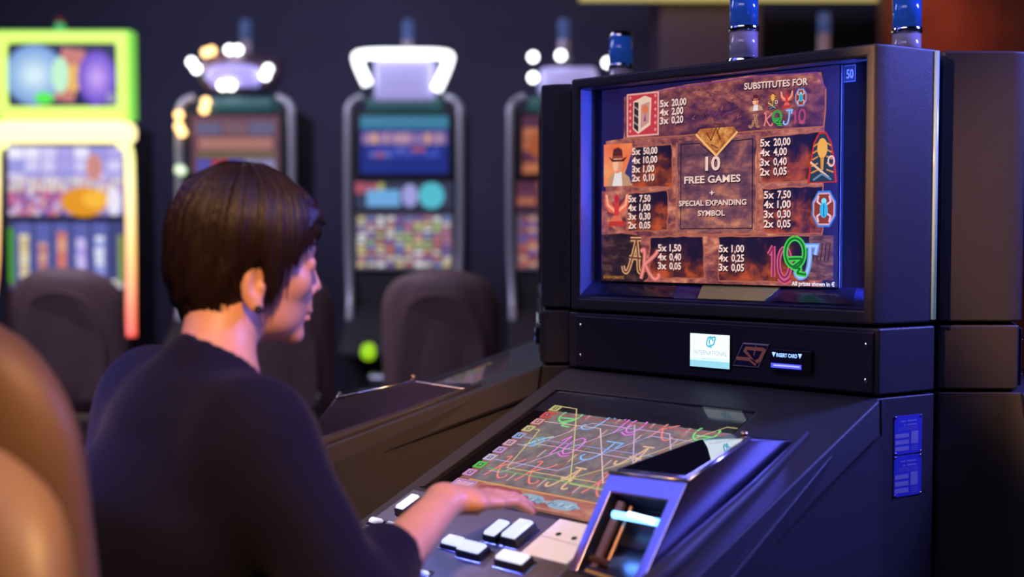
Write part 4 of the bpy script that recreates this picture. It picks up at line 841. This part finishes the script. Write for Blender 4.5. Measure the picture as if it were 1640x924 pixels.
def s_ell(p, c, r): q = (p-np.array(c))/np.array(r); l = np.linalg.norm(q, axis=1); return (l-1)*min(r)*1.0 if False else l*(l-1)/(np.linalg.norm(q/np.array(r), axis=1)+1e-9)
def s_cap(p, a, b, r1, r2):
    a = np.array(a, float); b = np.array(b, float); ab = b-a; t = np.clip(((p-a)@ab)/(ab@ab), 0, 1)
    return np.linalg.norm(p-a-t[:, None]*ab, axis=1)-(r1+(r2-r1)*t)
def s_ecap(p, a, b, ra, rb, X, Y):
    """tapered segment with an oval section: ra, rb = (half width along X, half depth along Y)"""
    a = np.array(a, float); b = np.array(b, float); ab = b-a; t = np.clip(((p-a)@ab)/(ab@ab), 0, 1); d = p-a-t[:, None]*ab
    rx = ra[0]+(rb[0]-ra[0])*t; ry = ra[1]+(rb[1]-ra[1])*t; m = np.minimum(rx, ry); Zx = np.cross(X, Y)
    q = np.stack([(d@X)/rx, (d@Y)/ry, (d@Zx)/m], 1); l = np.linalg.norm(q, axis=1); return (l-1)*m
def net_bm(parts):
    V, F = [], []; o = 0
    for v, f in parts: V.append(v); F.append(f+o); o += len(v)
    V = np.concatenate(V); F = np.concatenate(F); me = bpy.data.meshes.new('m'); me.from_pydata(V.tolist(), [], F.tolist()); me.update(); return me
WO = Vector((-.115, -.93, 0))     # the woman's place on the floor
woman = thing('person', 'woman with short dark hair in a navy sweater, seated, right hand over the buttons', 'person', WO)
ow = np.array(WO)
m_skin = mat('skin', (.62, .33, .21), .45, bump=.08, bscale=260, var=.06, vscale=18); m_skin.node_tree.nodes['Principled BSDF'].inputs['Subsurface Weight'].default_value = .12; m_skin.node_tree.nodes['Principled BSDF'].inputs['Subsurface Scale'].default_value = .01
# head frame
HY = math.radians(70); hf = np.array([math.cos(HY), math.sin(HY), 0]); hl = np.array([-math.sin(HY), math.cos(HY), 0]); hu = np.array([0, 0, 1.])
pt = math.radians(5); hf, hu = hf*math.cos(pt)-hu*math.sin(pt), hu*math.cos(pt)+hf*math.sin(pt)
HO = np.array([-.169, -.795, 1.280])
HM = np.stack([hf, hl, hu])        # world -> head rows
def H(x, y, z): return HO+x*hf+y*hl+z*hu
def headf(P):
    p = P; d = s_ell(p, (-.010, 0, .028), (.086, .069, .079))
    d = smin(d, s_ell(p, (.034, 0, -.018), (.053, .054, .074)), .02)
    d = smin(d, s_ell(p, (.044, 0, .036), (.040, .050, .042)), .02)
    d = smin(d, s_ell(p, (.030, 0, -.067), (.048, .044, .030)), .018)
    d = smin(d, s_ell(p, (.070, 0, -.089), (.014, .017, .013)), .016)
    a = p.copy(); a[:, 1] = abs(a[:, 1])
    d = smin(d, s_ell(a, (.056, .037, -.022), (.020, .016, .017)), .014)
    d = smin(d, s_cap(a, (.077, .008, .022), (.064, .044, .018), .008, .006), .010)
    d = smax(d, -s_ell(a, (.092, .031, .004), (.018, .017, .012)), .010)
    d = smin(d, s_ell(a, (.071, .031, .003), (.0125, .0135, .0125)), .003)
    d = smin(d, s_cap(p, (.079, 0, .014), (.0930, 0, -.020), .0062, .0075), .008)
    d = smin(d, s_ell(p, (.0935, 0, -.0255), (.0095, .0085, .0075)), .004)
    d = smin(d, s_ell(a, (.086, .010, -.0305), (.008, .0055, .0055)), .004)
    d = smin(d, s_ell(p, (.082, 0, -.048), (.008, .020, .012)), .010)
    d = smin(d, s_ell(p, (.0855, 0, -.0565), (.0070, .018, .0045)), .004)
    d = smin(d, s_ell(p, (.0835, 0, -.0665), (.0070, .015, .0055)), .004)
    d = smax(d, -s_cap(a, (.098, .0, -.0622), (.080, .022, -.0622), .0010, .0008), .003)
    # ears
    e = s_ell(a, (-.006, .0725, -.030), (.0150, .0070, .027)); e = smax(e, -s_ell(a, (-.003, .080, -.026), (.009, .006, .016)), .003)
    e = smin(e, s_ell(a, (-.001, .0745, -.053), (.0085, .0045, .0085)), .004); e = smin(e, s_ell(a, (.0035, .074, -.030), (.005, .0045, .006)), .003)
    d = smin(d, e, .004)
    # neck down to the shoulders
    nb = (np.array([-.137, -.868, 1.115])-HO)@HM.T
    nk = s_cap(p, (-.020, 0, -.035), nb, .044, .048); d = smin(d, nk, .018)
    d = smin(d, s_cap(p, nb, nb+np.array([-.01, .0, -.06]), .060, .080), .03)
    return d
V, F = surface_net(headf, (-.13, -.10, -.22), (.12, .10, .125), .0028); Vh = HO+V@HM
# right forearm and hand
def frame(d, up=(0, 0, 1)):
    d = np.array(d, float); d /= np.linalg.norm(d); r = np.cross(d, np.array(up, float)); r /= np.linalg.norm(r); return d, r, np.cross(r, d)
WR = np.array([.022, -.628, .977]); EL = np.array([.125, -.868, .915]); CF_ = np.array([.074, -.772, .940])
kn_c = np.array([.026, -.545, .966]); tipc = np.array([.028, -.430, .962])
hd, hr, hup = frame(kn_c-WR)
FG = []    # four fingers: start, two bends, tip
spread = [(-.030, .070, .0078), (-.010, .078, .0080), (.010, .073, .0076), (.028, .058, .0068)]
for k, (o_, ln, r) in enumerate(spread):
    st = WR+hd*(.078-.004*abs(k-1.2))+hr*o_; fd, _, fu = frame(tipc-kn_c); sx_ = hr*(o_*.18)
    a = st; b = a+(fd*.45*ln+sx_*.3)+hup*(-.002); c_ = b+(fd*.30*ln)+sx_*.2-hup*.002-np.array([0, 0, .001+.002*k]); d_ = c_+fd*.25*ln-np.array([0, 0, .004+.0015*k])
    FG.append((a, b, c_, d_, r))
TH_ = [WR+hd*.022-hr*.022-hup*.006, WR+hd*.050-hr*.046-hup*.014, WR+hd*.078-hr*.050-hup*.020, WR+hd*.100-hr*.046-hup*.024]
def handf(P):
    d = s_ecap(P, EL+(CF_-EL)*.2, WR, (.041, .036), (.0265, .020), hr, hup)
    d = smin(d, s_ecap(P, WR, WR+hd*.030, (.026, .019), (.034, .017), hr, hup), .012)
    d = smin(d, s_ecap(P, WR+hd*.028, WR+hd*.068, (.036, .0155), (.039, .013), hr, hup), .012)
    for a, b, c_, e, r in FG:
        f = smin(s_cap(P, a-hd*.02, b, r*1.12, r), s_cap(P, b, c_, r, r*.92), .003); f = smin(f, s_cap(P, c_, e, r*.92, r*.74), .003); d = smin(d, f, .0035)
    t = smin(s_cap(P, TH_[0], TH_[1], .015, .0115), s_cap(P, TH_[1], TH_[2], .0108, .0095), .005); t = smin(t, s_cap(P, TH_[2], TH_[3], .0095, .0075), .003)
    return smin(d, t, .008)
V2, F2 = surface_net(handf, (-.09, -.88, .86), (.20, -.42, 1.02), .0023)
# left forearm and hand, resting at the front edge of the deck
LW = np.array([-.225, -.735, .915]); LE = np.array([-.365, -.90, .88]); ld, lr, lup = frame(np.array([.60, .80, -.04]))
def lhandf(P):
    d = s_ecap(P, LE, LW, (.040, .036), (.027, .021), lr, lup); d = smin(d, s_ecap(P, LW, LW+ld*.075, (.030, .018), (.039, .014), lr, lup), .012)
    for k, (o_, ln, r) in enumerate(spread):
        a = LW+ld*.075-lr*o_; b = a+ld*ln*.45-lup*.004; c_ = b+ld*ln*.2-lup*.018; e = c_-lup*.018-ld*.006
        f = smin(s_cap(P, a-ld*.02, b, r*1.1, r), s_cap(P, b, c_, r, r*.92), .003); f = smin(f, s_cap(P, c_, e, r*.9, r*.75), .003); d = smin(d, f, .0035)
    t = smin(s_cap(P, LW+ld*.02+lr*.022, LW+ld*.055+lr*.046-lup*.008, .014, .011), s_cap(P, LW+ld*.055+lr*.046-lup*.008, LW+ld*.088+lr*.046-lup*.016, .0105, .008), .004)
    return smin(d, t, .008)
V3, F3 = surface_net(lhandf, (-.43, -.96, .82), (-.06, -.55, .98), .0032)
# trunk and legs under the clothes tie the figure into one body
bx = np.array([math.cos(math.radians(-8)), math.sin(math.radians(-8)), 0]); by = np.array([-bx[1], bx[0], 0])
PEL = np.array([-.135, -.985, .640]); CH = np.array([-.140, -.915, .98]); SHR = np.array([.018, -.905, 1.078]); SHL = np.array([-.292, -.855, 1.092])
HIPS = [(PEL+bx*.09+by*.02-np.array([0, 0, .03]), np.array([.02, -.62, .63]), np.array([.03, -.56, .22]), np.array([.03, -.42, .20])), (PEL-bx*.09+by*.02-np.array([0, 0, .03]), np.array([-.27, -.58, .63]), np.array([-.24, -.52, .22]), np.array([-.25, -.38, .20]))]
def bodyf(P):
    d = s_ecap(P, PEL, CH, (.13, .09), (.13, .085), bx, by); d = smin(d, s_ecap(P, CH, np.array([-.148, -.885, 1.09]), (.13, .085), (.07, .05), bx, by), .04)
    d = smin(d, s_cap(P, SHR, EL, .040, .034), .03); d = smin(d, s_cap(P, SHL, LE, .040, .034), .03)
    for a, b, c_, e in HIPS: d = smin(d, s_cap(P, a, b, .075, .050), .03); d = smin(d, s_cap(P, b, c_, .048, .030), .02)
    return d
V4, F4 = surface_net(bodyf, (-.46, -1.12, .17), (.20, -.46, 1.17), .010)
me = net_bm([(Vh-ow, F), (V2-ow, F2), (V3-ow, F3), (V4-ow, F4)])
obj('body', me, m_skin, woman, smooth=True)
# sweater
def fold(P, amp=.004):
    return amp*(np.sin(P[:, 2]*55+np.sin(P[:, 0]*22)*1.6+P[:, 1]*18)*.5+np.sin(P[:, 0]*40-P[:, 2]*34+P[:, 1]*26)*.5)
NB = np.array([-.143, -.868, 1.138])
def sweaterf(P):
    d = s_ecap(P, PEL+np.array([0, 0, .02]), np.array([-.136, -.960, .80]), (.165, .115), (.142, .105), bx, by)
    d = smin(d, s_ecap(P, np.array([-.136, -.960, .80]), CH, (.142, .105), (.158, .112), bx, by), .04)
    d = smin(d, s_ecap(P, CH, np.array([-.148, -.900, 1.065]), (.158, .112), (.128, .078), bx, by), .04)
    d = smin(d, s_ecap(P, SHR-np.array([.02, 0, -.005]), SHL, (.070, .056), (.070, .056), np.array([0, 0, 1.]), by), .06)
    d = smin(d, s_cap(P, NB-np.array([0, 0, .05]), NB+np.array([.004, .012, .012]), .085, .058), .045)
    d = smin(d, s_cap(P, SHR, EL, .060, .050), .05); d = smin(d, s_cap(P, EL, CF_, .051, .044), .02)
    d = smin(d, s_cap(P, SHL, LE, .060, .049), .05); d = smin(d, s_cap(P, LE, LW-ld*.06, .050, .040), .02)
    d = d+fold(P, .003)*np.clip((1.06-P[:, 2])/.12, .15, 1)
    # neckline scooped out, open cuffs
    d = smax(d, -s_cap(P, NB+np.array([.006, .018, -.012]), NB+np.array([.03, .10, .20]), .0515, .10), .006)
    cdir = (CF_-EL)/np.linalg.norm(CF_-EL); near = s_cap(P, CF_-cdir*.03, CF_+cdir*.09, .09, .09) < 0
    d = np.where(near, smax(d, ((P-CF_)@cdir)-.012, .004), d)
    return smax(d, -(P[:, 2]-.60), .01)
V5, F5 = surface_net(sweaterf, (-.48, -1.15, .58), (.24, -.60, 1.20), .0062)
m_knit = mat('navy_knit', (.005, .005, .020), .9, spec=.2, bump=.5, bscale=500); m_knit.node_tree.nodes['Principled BSDF'].inputs['Sheen Weight'].default_value = .05; m_knit.node_tree.nodes['Principled BSDF'].inputs['Sheen Roughness'].default_value = .4
sw = obj('sweater', net_bm([(V5-ow, F5)]), m_knit, woman, smooth=True)
def jeansf(P):
    d = s_ecap(P, PEL-np.array([0, 0, .03]), PEL+np.array([0, 0, .04]), (.172, .125), (.150, .110), bx, by)
    for a, b, c_, e in HIPS: d = smin(d, s_cap(P, a, b, .092, .064), .04); d = smin(d, s_cap(P, b, c_, .062, .048), .02)
    return smax(d+fold(P, .003), -(P[:, 2]-.235), .01)
V6, F6 = surface_net(jeansf, (-.40, -1.14, .2), (.17, -.44, .76), .010)
obj('jeans', net_bm([(V6-ow, F6)]), mat('blue_denim', (.03, .06, .14), .8, bump=.4, bscale=400), woman, smooth=True)
def shoef(P):
    d = np.full(len(P), 9.)
    for a, b, c_, e in HIPS: d = smin(d, s_cap(P, c_+np.array([0, -.01, .04]), c_+np.array([0, 0, -.015]), .044, .042), .01); d = smin(d, s_ecap(P, c_+np.array([0, .0, -.01]), e+np.array([0, 0, .0]), (.040, .030), (.040, .024), np.array([1., 0, 0]), np.array([0, 0, 1.])), .02)
    return d
V7, F7 = surface_net(shoef, (-.34, -.66, .14), (.13, -.32, .33), .007)
obj('shoes', net_bm([(V7-ow, F7)]), mat('black_shoe_leather', (.015, .013, .013), .35), woman, smooth=True)
# nails
for (a, b, c_, e, r) in FG:
    fd = (e-c_)/np.linalg.norm(e-c_); rr = np.cross(fd, hup); rr /= np.linalg.norm(rr); up = np.cross(rr, fd)
    bm = bmesh.new(); bmesh.ops.create_uvsphere(bm, u_segments=10, v_segments=8, radius=1)
    cc = e+fd*.002+up*r*.50-ow; M = Matrix(((rr[0]*.0048, fd[0]*.0075, up[0]*.0022, cc[0]), (rr[1]*.0048, fd[1]*.0075, up[1]*.0022, cc[1]), (rr[2]*.0048, fd[2]*.0075, up[2]*.0022, cc[2]), (0, 0, 0, 1)))
    bmesh.ops.transform(bm, matrix=M, verts=bm.verts); obj('fingernail', bm, mat('red_nail_varnish', (.35, .03, .03), .2, coat=.5), woman, smooth=True)
# eye, brow and lips
def at(x, y, z): return np.array(H(x, y, z))-ow
for sy in (-1, 1):
    bm = bmesh.new(); pts = [at(.0835-.006*abs(t-.35)**1.5, sy*(.021+.021*t), .0045-.0035*math.sin(PI*t)) for t in np.linspace(0, 1, 8)]; tube(bm, pts, [.0006, .0010, .0013, .0014, .0014, .0013, .0011, .0006], 6); obj('eyelashes', bm, mat('dark_lash', (.02, .012, .01), .6), woman, smooth=True)
    bm = bmesh.new(); pts = [at(.0865-.017*t**1.6, sy*(.012+.034*t), .0245+.005*math.sin(PI*t*.8)) for t in np.linspace(0, 1, 8)]; tube(bm, pts, [.001, .0019, .0022, .0022, .002, .0017, .0012, .0006], 6); obj('eyebrow', bm, mat('dark_brow', (.05, .025, .015), .7), woman, smooth=True)
bm = bmesh.new(); bmesh.ops.create_uvsphere(bm, u_segments=14, v_segments=10, radius=.0052); bmesh.ops.translate(bm, verts=bm.verts, vec=at(.0, -.0805, -.0565)); obj('earring', bm, mat('black_stud', (.01, .01, .012), .12), woman, smooth=True)
# hair: a cap of flowing locks
HC = np.array([-.002, 0, .030]); HR = np.array([.094, .080, .0945])
def hairf(P):
    a = P.copy(); a[:, 1] = abs(a[:, 1]); n = .0012*(np.sin(P[:, 1]*260+P[:, 2]*60)+np.sin(P[:, 0]*230-P[:, 2]*90))
    d = s_ell(P, (-.004, 0, .030), (.094, .0785, .0925))
    d = smin(d, s_ell(P, (-.036, 0, -.014), (.060, .066, .074)), .03)
    d = smin(d, s_ell(P, (.045, 0, .052), (.052, .062, .046)), .02)
    d = smax(d, -s_ell(a, (.085, .0, -.035), (.052, .20, .092)), .008)                 # the face stays clear
    d = smax(d, -s_ell(a, (.006, .095, -.040), (.030, .040, .044)), .006)              # and the ear
    nape = P[:, 2]+.074+.35*np.clip(P[:, 0]+.035, 0, 1)*-1.2
    d = smax(d, -(P[:, 2]+.082+.55*np.clip(P[:, 0]+.06, -.05, .08)*-1), .01)
    return d+n
V8, F8 = surface_net(hairf, (-.13, -.105, -.12), (.12, .105, .14), .0032)
m_hair = mat('dark_brown_hair', (.014, .0065, .005), .42, bump=.0, spec=.35)
nt = m_hair.node_tree; bs = nt.nodes['Principled BSDF']; tc = nt.nodes.new('ShaderNodeTexCoord'); mp = nt.nodes.new('ShaderNodeMapping'); mp.inputs['Scale'].default_value = (260, 260, 30); nz = nt.nodes.new('ShaderNodeTexNoise'); nz.inputs['Scale'].default_value = 1; nz.inputs['Detail'].default_value = 3
bp = nt.nodes.new('ShaderNodeBump'); bp.inputs['Strength'].default_value = .7; bp.inputs['Distance'].default_value = .002; nt.links.new(tc.outputs['Object'], mp.inputs[0]); nt.links.new(mp.outputs[0], nz.inputs['Vector']); nt.links.new(nz.outputs['Fac'], bp.inputs['Height']); nt.links.new(bp.outputs['Normal'], bs.inputs['Normal'])
hair = obj('hair', net_bm([(HO+V8@HM-ow, F8)]), m_hair, woman, smooth=True)
bm = bmesh.new(); crown = np.array([-.035, .0, .125])
def on_shell(d, off): d = d/np.linalg.norm(d); t = 1/np.linalg.norm(d/(HR+off)); return HC+d*t
random.seed(5)
def hem(phi):   # where the locks end: angle round the head, 0 = face, 180 = nape; height of the tip
    a = abs(phi); pts = [(0, .050), (28, .040), (48, .018), (64, -.030), (77, -.062), (84, -.006), (98, -.010), (108, -.045), (125, -.084), (150, -.100), (180, -.104)]
    for (p0, z0), (p1, z1) in zip(pts, pts[1:]):
        if a <= p1: return z0+(z1-z0)*(a-p0)/(p1-p0)
    return -.09
for k in range(620):
    phi = random.uniform(-180, 180); zt = hem(phi)+random.uniform(-.010, .006); ph = math.radians(phi)
    off = random.uniform(.0005, .0040); N = 11; pts = []
    # end point on the shell at height zt
    for i in range(N+1):
        t = .04+.96*i/N
        zz = crown[2]+(zt-crown[2])*t**1.35; sw_ = ph+math.radians(10)*math.sin(t*2.2)*(1 if phi > 0 else -1)*.5
        rel = max(-1, min(1, (zz-HC[2])/(HR[2]+off))); rr = math.sqrt(max(0, 1-rel*rel)); 
        if zz < HC[2]: rr = 1-.22*((HC[2]-zz)/.12)**1.5
        x = HC[0]+rr*(HR[0]+off)*math.cos(sw_); y = rr*(HR[1]+off)*math.sin(sw_)
        if zz > .09: x = x*(1-(zz-.09)/.04*.25)+(-.035)*((zz-.09)/.04*.25)
        if zz < -.03: x += .012*((-.03-zz)/.06) if abs(phi) > 110 else 0
        pts.append(H(x, y, zz)-ow)
    r0 = random.uniform(.0018, .0034); tube(bm, pts, [r0*(.5+.5*math.sin(PI*min(1, .15+.6*i/N))) * (1 if i < N-2 else (N-i+.12)/3) for i in range(N+1)], 5)
obj('hair_locks', bm, m_hair, hair, smooth=True)
